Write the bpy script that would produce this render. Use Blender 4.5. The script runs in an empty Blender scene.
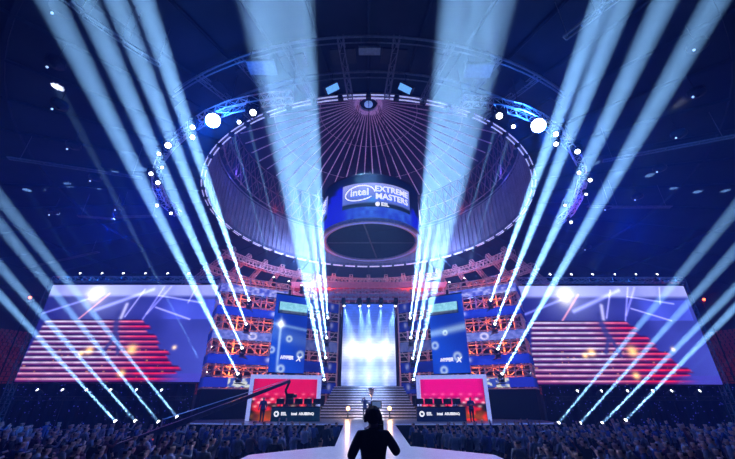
import bpy, bmesh, math, random
from mathutils import Vector, Matrix
random.seed(7)
sc = bpy.context.scene
C = sc.collection
R = math.radians
PI = math.pi

# ------------------------------------------------------------------ camera model
F = 352.0; TILT = R(25.8); CZ = 3.1; CX0 = 368.5
def ray(px, py):
    u = 229.5 - py
    return Vector((px - CX0, F*math.cos(TILT) - u*math.sin(TILT), F*math.sin(TILT) + u*math.cos(TILT)))
def at(px, py, X=None, Y=None, Z=None):
    r = ray(px, py)
    k = X/r.x if X is not None else Y/r.y if Y is not None else (Z - CZ)/r.z
    return Vector((r.x*k, r.y*k, r.z*k + CZ))

# ------------------------------------------------------------------ materials
MATS = {}
def mat(name, col, rough=.6, metal=0., noise=.25, scale=6., emit=None, es=0., bump=0.):
    if name in MATS: return MATS[name]
    m = bpy.data.materials.new(name); m.use_nodes = True
    nt = m.node_tree; b = nt.nodes['Principled BSDF']
    b.inputs['Roughness'].default_value = rough
    b.inputs['Metallic'].default_value = metal
    if max(col) < .08: b.inputs['Specular IOR Level'].default_value = .08
    tc = nt.nodes.new('ShaderNodeTexCoord')
    n = nt.nodes.new('ShaderNodeTexNoise'); n.inputs['Scale'].default_value = scale
    nt.links.new(tc.outputs['Object'], n.inputs['Vector'])
    cr = nt.nodes.new('ShaderNodeValToRGB')
    cr.color_ramp.elements[0].position = .3; cr.color_ramp.elements[1].position = .7
    cr.color_ramp.elements[0].color = [c*(1 - noise) for c in col] + [1]
    cr.color_ramp.elements[1].color = [min(1, c*(1 + noise)) for c in col] + [1]
    nt.links.new(n.outputs['Fac'], cr.inputs['Fac'])
    nt.links.new(cr.outputs['Color'], b.inputs['Base Color'])
    if emit:
        b.inputs['Emission Color'].default_value = (*emit, 1)
        b.inputs['Emission Strength'].default_value = es
        m.cycles.emission_sampling = 'NONE'
    MATS[name] = m
    return m
def screen_mat(name, strength=1., sampling='NONE'):
    """a LED panel that shows the picture held in its colour attribute"""
    m = bpy.data.materials.new(name); m.use_nodes = True
    nt = m.node_tree; nt.nodes.remove(nt.nodes['Principled BSDF'])
    a = nt.nodes.new('ShaderNodeVertexColor'); a.layer_name = 'Col'
    e = nt.nodes.new('ShaderNodeEmission'); e.inputs['Strength'].default_value = strength
    nt.links.new(a.outputs['Color'], e.inputs['Color'])
    nt.links.new(e.outputs['Emission'], nt.nodes['Material Output'].inputs['Surface'])
    m.cycles.emission_sampling = sampling
    MATS[name] = m
    return m
black = mat('black_metal', (.012, .012, .018), .45, .3)
dark = mat('dark_cloth', (.004, .004, .007), .9)
truss_m = mat('aluminium', (.55, .57, .62), .35, .6)
scaf_m = mat('scaffold_steel', (.62, .56, .52), .5, .2)
deck_m = mat('deck_laminate', (.2, .23, .3), .3, 0, .1, 1.2)
floor_m = mat('hall_floor', (.012, .012, .016), .6, 0, .3, 1.)
ceil_m = mat('ceiling_panel', (.007, .009, .016), .8, 0, .4, .5)
wall_m = mat('hall_wall', (.008, .008, .012), .85)
panel_m = mat('drum_panel', (.2, .2, .25), .7, 0, .2, .8)
rib_m = mat('dome_rib', (.75, .66, .7), .5)
dome_m = mat('dome_lining', (.02, .02, .035), .9)
white_m = mat('white_gloss', (.8, .82, .86), .25, 0, .05)
frame_m = mat('booth_frame_glow', (.7, .72, .9), .5, emit=(.35, .42, .95), es=.75)
tube_m = mat('light_tube', (.6, .6, .7), .4, emit=(.45, .5, 1.), es=.8)
duct_m = mat('catwalk_steel', (.09, .1, .13), .5, .2)
lens_m = mat('lens_glow', (1, 1, 1), .2, emit=(.85, .93, 1.), es=9)
bigl_m = mat('blinder_glow', (1, 1, 1), .2, emit=(.9, .95, 1.), es=25)
redl_m = mat('red_lamp_glow', (1, .2, .1), .3, emit=(1., .12, .05), es=6)
warm_m = mat('warm_lamp_glow', (1, .6, .3), .3, emit=(1., .5, .22), es=3.5)
skin_m = mat('skin', (.55, .33, .24), .6)
hair_m = mat('hair', (.03, .02, .015), .8)
star_m = mat('blue_led', (.1, .1, .5), .4, emit=(.06, .08, .9), es=.42)
letter_m = mat('white_letter_glow', (1, 1, 1), .5, emit=(.95, .97, 1.), es=1.05)
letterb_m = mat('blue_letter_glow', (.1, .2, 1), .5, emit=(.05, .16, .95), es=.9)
strip_m = mat('stair_light_strip', (.6, .7, 1), .5, emit=(.3, .4, 1.), es=.3)
stair_m = mat('stair_tread', (.06, .055, .075), .5)
desk_m = mat('desk_green', (.01, .12, .1), .5)
deskb_m = mat('desk_blue', (.02, .04, .12), .5)
seat_m = mat('red_seat', (.35, .03, .03), .6)
glass_m = mat('dark_glass', (.01, .015, .03), .08)
gold_m = mat('trophy_silver', (.8, .82, .9), .2, .9)

# ------------------------------------------------------------------ mesh builder
class MB:
    def __init__(s): s.v = []; s.f = []; s.m = []; s.c = None
    def add(s, vs, fs, m=0):
        o = len(s.v); s.v += [Vector(v) for v in vs]
        s.f += [tuple(i + o for i in f) for f in fs]; s.m += [m]*len(fs)
        return s
    def box(s, c, d, m=0, rot=None):
        c = Vector(c); x, y, z = [k/2 for k in d]
        vs = [Vector((i*x, j*y, k*z)) for i in (-1, 1) for j in (-1, 1) for k in (-1, 1)]
        if rot is not None: vs = [rot @ v for v in vs]
        return s.add([v + c for v in vs], [(0, 1, 3, 2), (4, 6, 7, 5), (0, 4, 5, 1), (2, 3, 7, 6), (0, 2, 6, 4), (1, 5, 7, 3)], m)
    def tube(s, a, b, r, n=6, m=0, r2=None, cap=True):
        a, b = Vector(a), Vector(b); d = b - a
        if d.length < 1e-6: return s
        q = d.to_track_quat('Z', 'Y'); r2 = r if r2 is None else r2
        vs = [a + q @ Vector((r*math.cos(2*PI*i/n), r*math.sin(2*PI*i/n), 0)) for i in range(n)]
        vs += [b + q @ Vector((r2*math.cos(2*PI*i/n), r2*math.sin(2*PI*i/n), 0)) for i in range(n)]
        fs = [(i, (i + 1) % n, n + (i + 1) % n, n + i) for i in range(n)]
        if cap: fs += [tuple(range(n))[::-1], tuple(range(n, 2*n))]
        return s.add(vs, fs, m)
    def path(s, pts, r, n=6, m=0):
        for a, b in zip(pts, pts[1:]): s.tube(a, b, r, n, m)
        return s
    def lathe(s, prof, c=(0, 0, 0), n=24, m=0, a0=0, a1=2*PI):
        c = Vector(c); full = abs(a1 - a0 - 2*PI) < 1e-6; k = n if full else n + 1
        vs = [c + Vector((r*math.sin(a0 + (a1 - a0)*i/n), -r*math.cos(a0 + (a1 - a0)*i/n), z)) for r, z in prof for i in range(k)]
        fs = [(j*k + i, j*k + (i + 1) % k, (j + 1)*k + (i + 1) % k, (j + 1)*k + i) for j in range(len(prof) - 1) for i in range(n)]
        return s.add(vs, fs, m)
    def prism(s, poly, z0, z1, m=0):
        n = len(poly)
        vs = [(x, y, z0) for x, y in poly] + [(x, y, z1) for x, y in poly]
        return s.add(vs, [tuple(range(n))[::-1], tuple(range(n, 2*n))] + [(i, (i + 1) % n, n + (i + 1) % n, n + i) for i in range(n)], m)
    def truss(s, a, b, w=.4, seg=.8, r=.035, m=0):
        a, b = Vector(a), Vector(b); d = b - a; q = d.to_track_quat('Z', 'Y')
        n = max(2, int(d.length/seg)); h = w/2
        cs = [Vector((h, h, 0)), Vector((-h, h, 0)), Vector((-h, -h, 0)), Vector((h, -h, 0))]
        for c in cs: s.tube(a + q @ c, b + q @ c, r, 5, m)
        for i in range(n):
            p, p2 = a + d*i/n, a + d*(i + 1)/n
            for k in range(4):
                c0, c1 = q @ cs[k], q @ cs[(k + 1) % 4]
                s.tube(p + c0, p2 + c1, r*.6, 4, m); s.tube(p + c0, p + c1, r*.6, 4, m)
        return s
    def ball(s, c, r, m=0, sc3=(1, 1, 1), n=8):
        prof = [(max(1e-4, r*math.sin(PI*i/n)), -r*math.cos(PI*i/n)) for i in range(n + 1)]
        o = len(s.v); s.lathe(prof, (0, 0, 0), n + 2, m)
        for i in range(o, len(s.v)):
            v = s.v[i]; s.v[i] = Vector(c) + Vector((v.x*sc3[0], v.y*sc3[1], v.z*sc3[2]))
        return s
    def build(s, name, mats, parent=None, smooth=False):
        me = bpy.data.meshes.new(name)
        off = Vector((0, 0, 0)); p = parent
        while p is not None: off += p.location; p = p.parent
        me.from_pydata([v - off for v in s.v], [], s.f)
        for m in (mats if isinstance(mats, (list, tuple)) else [mats]): me.materials.append(m)
        if any(s.m): me.polygons.foreach_set('material_index', s.m)
        if smooth: me.polygons.foreach_set('use_smooth', [True]*len(me.polygons))
        bm = bmesh.new(); bm.from_mesh(me); bmesh.ops.recalc_face_normals(bm, faces=bm.faces); bm.to_mesh(me); bm.free()
        o = bpy.data.objects.new(name, me); C.objects.link(o)
        if parent: o.parent = parent
        return o
def tag(o, label, cat, group=None, kind=None):
    o['label'] = label; o['category'] = cat
    if group: o['group'] = group
    if kind: o['kind'] = kind
    return o
def thing(name, label, cat, loc=(0, 0, 0), group=None, rz=0):
    o = bpy.data.objects.new(name, None); C.objects.link(o); o.location = loc; o.rotation_euler.z = rz
    return tag(o, label, cat, group)
def struct(name, mb, m, smooth=False):
    o = mb.build(name, m, smooth=smooth); o['kind'] = 'structure'; return o
def copy_tree(o, parent=None):
    c = o.copy(); C.objects.link(c); c.parent = parent
    for ch in list(o.children): copy_tree(ch, c)
    return c

def panel(name, P, nu, nv, fn, m, parent=None):
    """grid sheet; P(u,v)->point, fn(u,v)->rgb"""
    me = bpy.data.meshes.new(name)
    off = Vector((0, 0, 0)); p = parent
    while p is not None: off += p.location; p = p.parent
    vs = []; cols = []
    for j in range(nv + 1):
        for i in range(nu + 1):
            u, v = i/nu, j/nv
            vs.append(P(u, v) - off); c = fn(u, v); cols += [max(0, q)**1.4 for q in c] + [1]
    k = nu + 1
    me.from_pydata(vs, [], [(j*k + i, j*k + i + 1, (j + 1)*k + i + 1, (j + 1)*k + i) for j in range(nv) for i in range(nu)])
    at_ = me.color_attributes.new('Col', 'FLOAT_COLOR', 'POINT'); at_.data.foreach_set('color', cols)
    me.materials.append(m)
    o = bpy.data.objects.new(name, me); C.objects.link(o)
    if parent: o.parent = parent
    return o
def flat(p00, p10, p01):
    p00, p10, p01 = Vector(p00), Vector(p10), Vector(p01)
    return lambda u, v: p00 + (p10 - p00)*u + (p01 - p00)*v
def text_mb(txt, size, bend, bold=0., m=0, mb=None, shear=0.):
    """letters as flat mesh; bend(x, y) -> 3D point"""
    cu = bpy.data.curves.new('t', 'FONT'); cu.body = txt; cu.size = size; cu.align_x = 'CENTER'; cu.align_y = 'CENTER'
    cu.offset = bold; cu.resolution_u = 3; cu.shear = shear
    o = bpy.data.objects.new('t', cu); C.objects.link(o)
    dg = bpy.context.evaluated_depsgraph_get(); dg.update()
    me = bpy.data.meshes.new_from_object(o.evaluated_get(dg))
    mb = mb or MB()
    mb.add([bend(v.co.x, v.co.y) for v in me.vertices], [tuple(p.vertices) for p in me.polygons], m)
    bpy.data.objects.remove(o); bpy.data.meshes.remove(me); bpy.data.curves.remove(cu)
    return mb
def lerp(a, b, t): return tuple(x + (y - x)*t for x, y in zip(a, b))
def cl(x, a=0., b=1.): return max(a, min(b, x))
def ss(a, b, x): t = cl((x - a)/(b - a)); return t*t*(3 - 2*t)
def blob(u, v, cu, cv, r, asp=1.): return math.exp(-(((u - cu)*asp)**2 + (v - cv)**2)/(r*r))
def seg(u, v, a, b, w, asp=2.):
    px, py = u*asp - a[0]*asp, v - a[1]; dx, dy = (b[0] - a[0])*asp, b[1] - a[1]
    t = cl((px*dx + py*dy)/(dx*dx + dy*dy)); d = math.hypot(px - t*dx, py - t*dy)
    return math.exp(-(d/w)**2)
def addc(c, k, w): return tuple(x + y*w for x, y in zip(c, k))
def vnoise(x, y):
    def h(i, j): 
        n = math.sin(i*127.1 + j*311.7)*43758.5453; return n - math.floor(n)
    i, j = math.floor(x), math.floor(y); fx, fy = x - i, y - j
    fx = fx*fx*(3 - 2*fx); fy = fy*fy*(3 - 2*fy)
    return (h(i, j)*(1 - fx) + h(i + 1, j)*fx)*(1 - fy) + (h(i, j + 1)*(1 - fx) + h(i + 1, j + 1)*fx)*fy

# ------------------------------------------------------------------ setting
DC = Vector((0, 38.8, 0)); DR = 19.0; DZ = 24.1        # dome opening
def czat(r): return DZ + .3 - (r - DR)*.115
fl = MB(); fl.lathe([(.01, 0), (64, 0)], DC, 96); struct('floor', fl, floor_m)
w = MB(); w.lathe([(62, -.1), (62, 21)], DC, 96); struct('wall_round', w, wall_m)
c = MB(); c.lathe([(DR, czat(DR)), (30, czat(30)), (40, czat(40)), (62.2, czat(62.2))], DC, 96)
for i in range(48):
    a = 2*PI*i/48; d = Vector((math.sin(a), -math.cos(a), 0))
    p, q = DC + d*DR + Vector((0, 0, czat(DR) - .15)), DC + d*62 + Vector((0, 0, czat(62) - .15))
    c.tube(p, q, .12, 4)
for r_ in (33, 42, 52):
    c.lathe([(r_ - .12, czat(r_) - .25), (r_ + .12, czat(r_) - .25), (r_ + .12, czat(r_)), (r_ - .12, czat(r_)), (r_ - .12, czat(r_) - .25)], DC, 96)
struct('ceiling', c, ceil_m)
# dome drum above the opening
d_ = MB(); d_.lathe([(DR, DZ), (DR - .1, 30)], DC, 144)
struct('wall_dome_drum', d_, panel_m)
d_ = MB()
for i in range(144):
    a = 2*PI*i/144; d = Vector((math.sin(a), -math.cos(a), 0))
    d_.tube(DC + d*(DR - .12) + Vector((0, 0, DZ)), DC + d*(DR - .2) + Vector((0, 0, 30)), .05, 4)
d_.lathe([(DR - .3, 30), (DR - .3, 30.25), (DR, 30.25)], DC, 96)
struct('trim_drum_seams', d_, panel_m)
d_ = MB(); d_.lathe([(DR, 30), (DR - .6, 36.6)], DC, 96); d_.lathe([(DR - .5, 36.4), (.01, 43.7)], DC, 96)
struct('ceiling_dome', d_, dome_m)
lat = thing('dome_lattice_ring', 'ring of steel lattice lit red inside the round roof opening', 'lattice ring', DC + Vector((0, 0, 30)))
l_ = MB()
for i in range(72):
    a, b = 2*PI*i/72, 2*PI*(i + 1)/72
    A = lambda t, r, z: DC + Vector((r*math.sin(t), -r*math.cos(t), z))
    for (z0, z1) in ((30.4, 33.2), (33.2, 36)):
        l_.tube(A(a, DR - .7, z0), A(b, DR - 1, z1), .07, 4); l_.tube(A(b, DR - .7, z0), A(a, DR - 1, z1), .07, 4)
    l_.tube(A(a, DR - .6, 30.3), A(a, DR - 1.1, 36), .07, 4)
    for z in (30.4, 33.2, 36): l_.tube(A(a, DR - .9, z), A(b, DR - .9, z), .08, 4)
l_.build('lattice', mat('lattice_steel', (.22, .12, .14), .6), lat)
rb = thing('dome_ribs', 'fan of thin pink-lit ribs radiating from the round hub of the dome', 'roof ribs', DC + Vector((0, 0, 44)))
for i in range(52):
    a = 2*PI*(i + .5)/52; d = Vector((math.sin(a), -math.cos(a), 0)); m_ = MB()
    m_.tube(DC + d*(DR - 1.4) + Vector((0, 0, 36)), DC + d*1.7 + Vector((0, 0, 42.5)), .085, 5)
    m_.build('rib', rib_m, rb)
m_ = MB(); m_.lathe([(1.3, 42.3), (2.1, 42.3), (2.1, 42.7), (1.3, 42.7), (1.3, 42.3)], DC, 32); m_.build('hub_ring', rib_m, rb)
m_ = MB(); m_.ball(DC + Vector((0, 0, 42.4)), .65, 0, (1, 1, .6)); m_.build('hub_lamp', mat('hub_lamp_glow', (.3, .5, 1), .4, emit=(.15, .35, .9), es=.6), rb)
for r_ in (7, 13):
    z = 36 + (DR - 1.4 - r_)*(6.5/(DR - 3.1)) - .1; m_ = MB()
    m_.path([DC + Vector((r_*math.sin(2*PI*i/52), -r_*math.cos(2*PI*i/52), z)) for i in range(53)], .03, 4); m_.build('tie_ring', rib_m, rb)

# segmented light tubes round the opening
tb = thing('opening_rim', 'rim of short pale light tubes round the roof opening', 'light rim', DC + Vector((0, 0, DZ)))
m_ = MB(); m_.lathe([(DR + .25, DZ - .1), (DR - .05, DZ - .1), (DR - .05, DZ + .35), (DR + .25, DZ + .35)], DC, 96); m_.build('rim_beam', duct_m, tb)
for i in range(56):
    a0, a1 = 2*PI*(i + .08)/56, 2*PI*(i + .92)/56; m_ = MB()
    for rr in (DR - .12, DR + .22):
        m_.path([DC + Vector((rr*math.sin(a0 + (a1 - a0)*k/3), -rr*math.cos(a0 + (a1 - a0)*k/3), DZ - .2)) for k in range(4)], .055, 5)
    m_.build('light_tube', tube_m, tb)
for i in range(56):
    m_ = MB(); a = 2*PI*i/56; m_.box(DC + Vector(((DR + .05)*math.sin(a), -(DR + .05)*math.cos(a), DZ - .25)), (.4, .4, .3), rot=Matrix.Rotation(a, 3, 'Z')); m_.build('clamp', black, tb)

# ceiling catwalks above the camera
cw = thing('ring_catwalk', 'curved ceiling catwalk of rails and struts in front of the dome', 'catwalk', DC + Vector((0, 0, 23)))
for r_, z in ((21.9, 23.2), (24.7, 22.9)):
    m_ = MB(); pts = [DC + Vector((r_*math.sin(a), -r_*math.cos(a), z)) for a in [R(-34 + 68*i/40) for i in range(41)]]
    m_.path(pts, .09, 5); m_.build('rail', duct_m, cw); m_ = MB(); m_.path([p + Vector((0, 0, -.55)) for p in pts], .05, 5); m_.build('rail', duct_m, cw)
for k in range(-4, 4):
    a = R(k*8 + 4); d = Vector((math.sin(a), -math.cos(a), 0)); m_ = MB()
    m_.truss(DC + d*(DR + .5) + Vector((0, 0, 23.4)), DC + d*24.7 + Vector((0, 0, 22.9)), .35, .9, .04); m_.build('strut', duct_m, cw)
for k in range(-9, 10, 2):
    m_ = MB(); a = R(k*4); d = Vector((math.sin(a), -math.cos(a), 0)); m_.box(DC + d*23.3 + Vector((0, 0, 23)), (1.6, 1.1, .12), rot=Matrix.Rotation(a, 3, 'Z')); m_.build('floor_plate', black, cw)

# long straight service bars under the ceiling
BARS = [((58, -8), (82, 12), 'far top left corner'), ((84, 15), (123, 41), 'top left, upper of two in line'), ((124, 43), (160, 65), 'top left, lower of two in line'),
        ((8, 158), (142, 178), 'left edge, long one'), ((78, 216), (114, 219), 'left, above the screen'), ((116, 217), (156, 216), 'left, beside the round truss'),
        ((565, 38), (600, 11), 'top right, lower of two in line'), ((602, 9), (625, -8), 'top right corner edge'), ((603, 161), (735, 136), 'right edge, long one'),
        ((588, 206), (612, 207), 'right, beside the round truss'), ((613, 207), (671, 207), 'right, above the screen'), ((25, 268), (98, 252), 'low left above the screen end')]
for a, b, wh in BARS:
    A, B = at(*a, Z=20.4), at(*b, Z=20.4)
    t = thing('ceiling_bar', 'thin straight metal bar hung under the dark ceiling, ' + wh, 'ceiling bar', (A + B)/2, 'service bars under the ceiling')
    m_ = MB(); d = (B - A).normalized(); s_ = d.cross(Vector((0, 0, 1)))*.16
    m_.tube(A + s_, B + s_, .07, 5); m_.tube(A - s_, B - s_, .07, 5); m_.build('tube', duct_m, t)
    m_ = MB()
    n = max(2, int((B - A).length/2))
    for i in range(n + 1): m_.tube(A + (B - A)*i/n - s_, A + (B - A)*i/n + s_, .05, 4)
    for k in (0.08, .92): p = A + (B - A)*k; m_.tube(p, p + Vector((0, 0, 3.6)), .025, 4)
    m_.build('hanger', duct_m, t)

# ------------------------------------------------------------------ spectator bowl
for nm, a0, a1 in (('left', R(212), R(318)), ('right', R(42), R(148))):
    prof = [(43, 0), (43, 3)]
    for k in range(16): prof += [(44 + k*1.1, 3 + k*.62), (44 + k*1.1, 3.62 + k*.62)]
    prof += [(62, 12.9)]
    m_ = MB(); m_.lathe(prof, DC, 64, 0, a0, a1); struct('floor_stand_' + nm, m_, wall_m)
    m_ = MB()
    for k in range(15):
        r_, z = 44.55 + k*1.1, 3.62 + k*.62; n = int((a1 - a0)*r_/.62)
        for i in range(n):
            a = a0 + (a1 - a0)*(i + .5)/n; rot = Matrix.Rotation(a, 3, 'Z'); d = Vector((math.sin(a), -math.cos(a), 0))
            m_.box(DC + d*r_ + Vector((0, 0, z + .38)), (.46, .4, .06), rot=rot)
            m_.box(DC + d*(r_ + .22) + Vector((0, 0, z + .62)), (.46, .06, .45), rot=rot)
    o = m_.build('seat_rows', seat_m); tag(o, 'rows of red seats in the dark stand at the %s edge' % nm, 'seats', kind='stuff')
back = MB(); back.lathe([(50, 0), (50, 9)], DC, 32, 0, R(150), R(210)); struct('wall_backdrop', back, dark)

# red lit roof steelwork behind the stage
for i, (r_, z) in enumerate(((22.5, 22.3), (26, 20.6), (29.5, 18.6))):
    m_ = MB(); n = 40; a0, a1 = R(112), R(248)
    pts = [DC + Vector((r_*math.sin(a0 + (a1 - a0)*k/n), -r_*math.cos(a0 + (a1 - a0)*k/n), z)) for k in range(n + 1)]
    for p, q in zip(pts, pts[1:]): m_.truss(p, q, .9, 1.2, .07)
    tag(m_.build('ring_truss', scaf_m), 'curved roof truss glowing red behind the stage, %s of three' % ('topmost', 'middle', 'lowest')[i], 'truss', 'curved trusses behind the stage')
m_ = MB()
for k in range(17):
    a = R(114 + 132*k/16); d = Vector((math.sin(a), -math.cos(a), 0))
    m_.truss(DC + d*21.4 + Vector((0, 0, 23)), DC + d*33 + Vector((0, 0, 16.5)), .5, 1.1, .06)
tag(m_.build('roof_rafters', scaf_m), 'slanting roof braces lit red and orange behind the stage towers', 'roof braces')
# balcony tiers over the stage
for i, (z, y) in enumerate(((19.4, 56), (17.2, 54.5), (15.2, 53))):
    t = thing('balcony', 'red-lit balcony tier over the stage, %s of three' % ('topmost', 'middle', 'lowest')[i], 'balcony', (0, y, z), 'balcony tiers over the stage')
    m_ = MB(); m_.box((0, y, z), (26, 2, .25)); m_.box((0, y - 1, z + .45), (26, .12, .8)); m_.build('parapet', mat('balcony_red', (.5, .12, .12), .6), t)
    for k in range(27): m_ = MB(); m_.tube((-13 + k, y - .9, z - 1.1), (-13 + k, y - .9, z), .06, 4); m_.build('post', scaf_m, t)

# ------------------------------------------------------------------ stage
DECK = 1.6
dk = thing('stage_deck', 'wide pale stage deck across the hall under the towers', 'stage', (0, 34, 0))
m_ = MB(); m_.prism([(-13.6, 29), (-9, 28), (9, 28), (13.6, 29), (14.5, 34), (14.5, 42.5), (-14.5, 42.5), (-14.5, 34)], DECK - .12, DECK); m_.build('deck_board', deck_m, dk)
m_ = MB(); m_.prism([(-13.5, 29.1), (-9, 28.1), (9, 28.1), (13.5, 29.1), (14.4, 34), (14.4, 42.4), (-14.4, 42.4), (-14.4, 34)], 0, DECK - .12); m_.build('skirt', dark, dk)
m_ = MB(); m_.path([(-13.6, 28.97, DECK - .05), (-9, 27.97, DECK - .05), (9, 27.97, DECK - .05), (13.6, 28.97, DECK - .05)], .035, 4); m_.build('edge_strip', strip_m, dk)
rw = thing('runway', 'pale runway leading from the stage to the octagonal platform', 'runway', (0, 21, 0))
m_ = MB(); m_.prism([(-1.7, 27.95), (1.8, 27.95), (1.5, 14.6), (-1.2, 14.6)], DECK - .12, DECK); m_.build('deck_board', white_m, rw)
m_ = MB(); m_.prism([(-1.65, 27.9), (1.75, 27.9), (1.45, 14.7), (-1.15, 14.7)], 0, DECK - .12); m_.build('skirt', dark, rw)
oc = thing('octagon_platform', 'bright white octagonal platform at the end of the runway behind the cameraman', 'platform', (.1, 11, 0))
pts8 = [(.1 + 4.0*math.sin(R(22.5 + 45*k)), 11 + 3.9*math.cos(R(22.5 + 45*k))) for k in range(8)]
m_ = MB(); m_.prism(pts8, DECK - .12, DECK + .005); m_.build('deck_board', white_m, oc)
m_ = MB(); m_.prism([(.1 + (x - .1)*.98, 11 + (y - 11)*.98) for x, y in pts8], 0, DECK - .12); m_.build('skirt', dark, oc)
rs = MB(); rs.prism([(-.9, 5.1), (1., 5.1), (1., 6.95), (-.9, 6.95)], 0, 1.18)
tag(rs.build('camera_riser', dark), 'low black riser the cameraman stands on', 'riser')
# stairs
st = thing('grand_stairs', 'wide stage stairs with pale lit edges below the centre screen', 'stairs', (0, 37, DECK))
N = 12
for k in range(N):
    y0 = 35.2 + k*.34; z1 = DECK + (k + 1)*(2.7/N); hw = 4.5 - k*.09
    m_ = MB(); m_.box((0, (y0 + 39.6)/2, (DECK + z1)/2), (2*hw, 39.6 - y0, z1 - DECK)); m_.build('step', stair_m, st)
    m_ = MB(); m_.box((0, y0 - .02, z1 - .035), (2*hw, .03, .05)); m_.build('edge_light', strip_m, st)

# centre screen
cs = thing('centre_screen', 'bright white and pale blue video wall at the top of the stairs', 'screen', (0, 40, 4.5))
a, b, t_ = at(341, 386, Y=39.8), at(396.5, 386, Y=39.8), at(341, 304, Y=39.8)
b = Vector((b.x, 39.8, a.z)); t_ = Vector((a.x, 39.8, t_.z))
def centre(u, v):
    c = lerp((.3, .42, 1.), (.12, .25, .95), ss(.45, 1, v))
    c = addc(c, (.9, .85, .4), 1.1*math.exp(-((v - .42)/.13)**2)*(1 - .5*abs(u - .5)))
    c = addc(c, (.6, .6, .5), .6*math.exp(-((v - .13)/.09)**2))
    for cu in (.18, .5, .82): c = addc(c, (.7, .7, .5), .4*math.exp(-((u - cu)/.06)**2)*(1 - ss(.5, .8, v)))
    k = .85 + .3*vnoise(u*14, v*20)
    if (v*30) % 1 < .15: k *= .9
    return tuple(x*k for x in c)
panel('display', flat(a, b, t_), 60, 90, centre, screen_mat('centre_video', .95), cs)
m_ = MB(); m_.box(((a.x + b.x)/2, 40.05, (a.z + t_.z)/2), (b.x - a.x + .3, .35, t_.z - a.z + .3)); m_.build('casing', black, cs)

# ------------------------------------------------------------------ side screens
def video(u, v):
    n = vnoise(u*9, v*7)
    c = lerp((.05, .05, .33), (.12, .15, .62), ss(.35, 1., u + .25*(v - .5)))
    c = lerp(c, (.03, .04, .25), .5*n*ss(.5, .2, abs(v - .75)))
    c = lerp(c, (.45, .5, .95), ss(.85, .9, v)*(.75 + .25*vnoise(u*20, 3)))                      # bright strip of haze on top
    c = addc(c, (.75, .72, .45), 1.2*blob(u, v, .27, .88, .09, 2.)); c = addc(c, (.3, .35, .5), .7*blob(u, v, .3, .86, .24, 1.5))
    for (p, q, k, w_) in (((.22, .62), (.35, .9), (.8, .35, .25), .01), ((.58, .6), (.66, .98), (.35, .35, .8), .01), ((.64, .75), (.85, .62), (.5, .5, .95), .008),
                          ((.64, .88), (.9, .8), (.45, .48, .9), .008), ((.85, .98), (.82, .8), (.4, .4, .8), .008), ((.0, .68), (.25, .85), (.3, .35, .8), .012),
                          ((.48, .65), (.55, .95), (.45, .45, .85), .01), ((.3, .72), (.6, .95), (.4, .45, .9), .02), ((.7, .98), (.6, .68), (.3, .3, .7), .012)):
        c = addc(c, k, .8*seg(u, v, p, q, w_))
    if .66 < u < .98 and .62 < v < .84: c = addc(c, (.04, .06, .28), ss(.66, .75, u))
    top = .62; rb_ = .6 + (top - v)*.52; lb_ = max(0, .04 - (top - v)*.1)
    if v < top:
        row = (top - v)/top*12.; fr = row % 1.; k = int(row)
        edge = rb_ - .01 + .02*math.sin(k*2.3)
        inside = ss(edge, edge - .02, u)*ss(lb_ - .01, lb_ + .01, u)
        stripe = math.exp(-((fr - .45)/.17)**2)
        red = cl(ss(.35, .9, u/max(rb_, .1)) + .55*ss(.3, .05, v) - .35*vnoise(u*5 + k, k*3.1), 0, 1)
        sc_ = lerp((.78, .72, 1.), (.95, .06, .2), red)
        pk = lerp((.5, .1, .35), (.55, .02, .1), red)
        base = (.05, .01, .14)
        cc = lerp(base, sc_, stripe*(.75 + .4*vnoise(u*30, k*7.)))
        cc = addc(cc, pk, .35*math.exp(-((fr - .8)/.14)**2))
        if vnoise(u*60, k*5.3) > .86 and k > 4: cc = addc(cc, (.8, .5, .1), .6*math.exp(-((fr - .0)/.2)**2) )
        c = lerp(c, cc, inside)
    if v < .08: c = lerp(c, (.12, .12, .6), ss(.7, .9, u))
    for cu, cv, r_ in ((.34, .3, .035), (.57, .31, .045), (.55, .08, .03), (.8, .33, .02), (.3, .27, .025)): c = addc(c, (1., .75, .2), blob(u, v, cu, cv, r_, 1.7))
    f = max(seg(u, v, (.44, .6), (.46, .42), .035), seg(u, v, (.46, .45), (.42, .3), .02), seg(u, v, (.47, .45), (.5, .27), .02), blob(u, v, .44, .68, .035, 2.)*.7)
    c = lerp(c, (.08, .09, .35), cl(f*1.2)*.85)
    f = seg(u, v, (.47, .78), (.46, .64), .02)
    c = addc(c, (.7, .7, .8), .7*f)
    return tuple(cl(x)*.95 for x in c)
vid_m = screen_mat("side_video", 1.4)
SCR = {}
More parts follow.
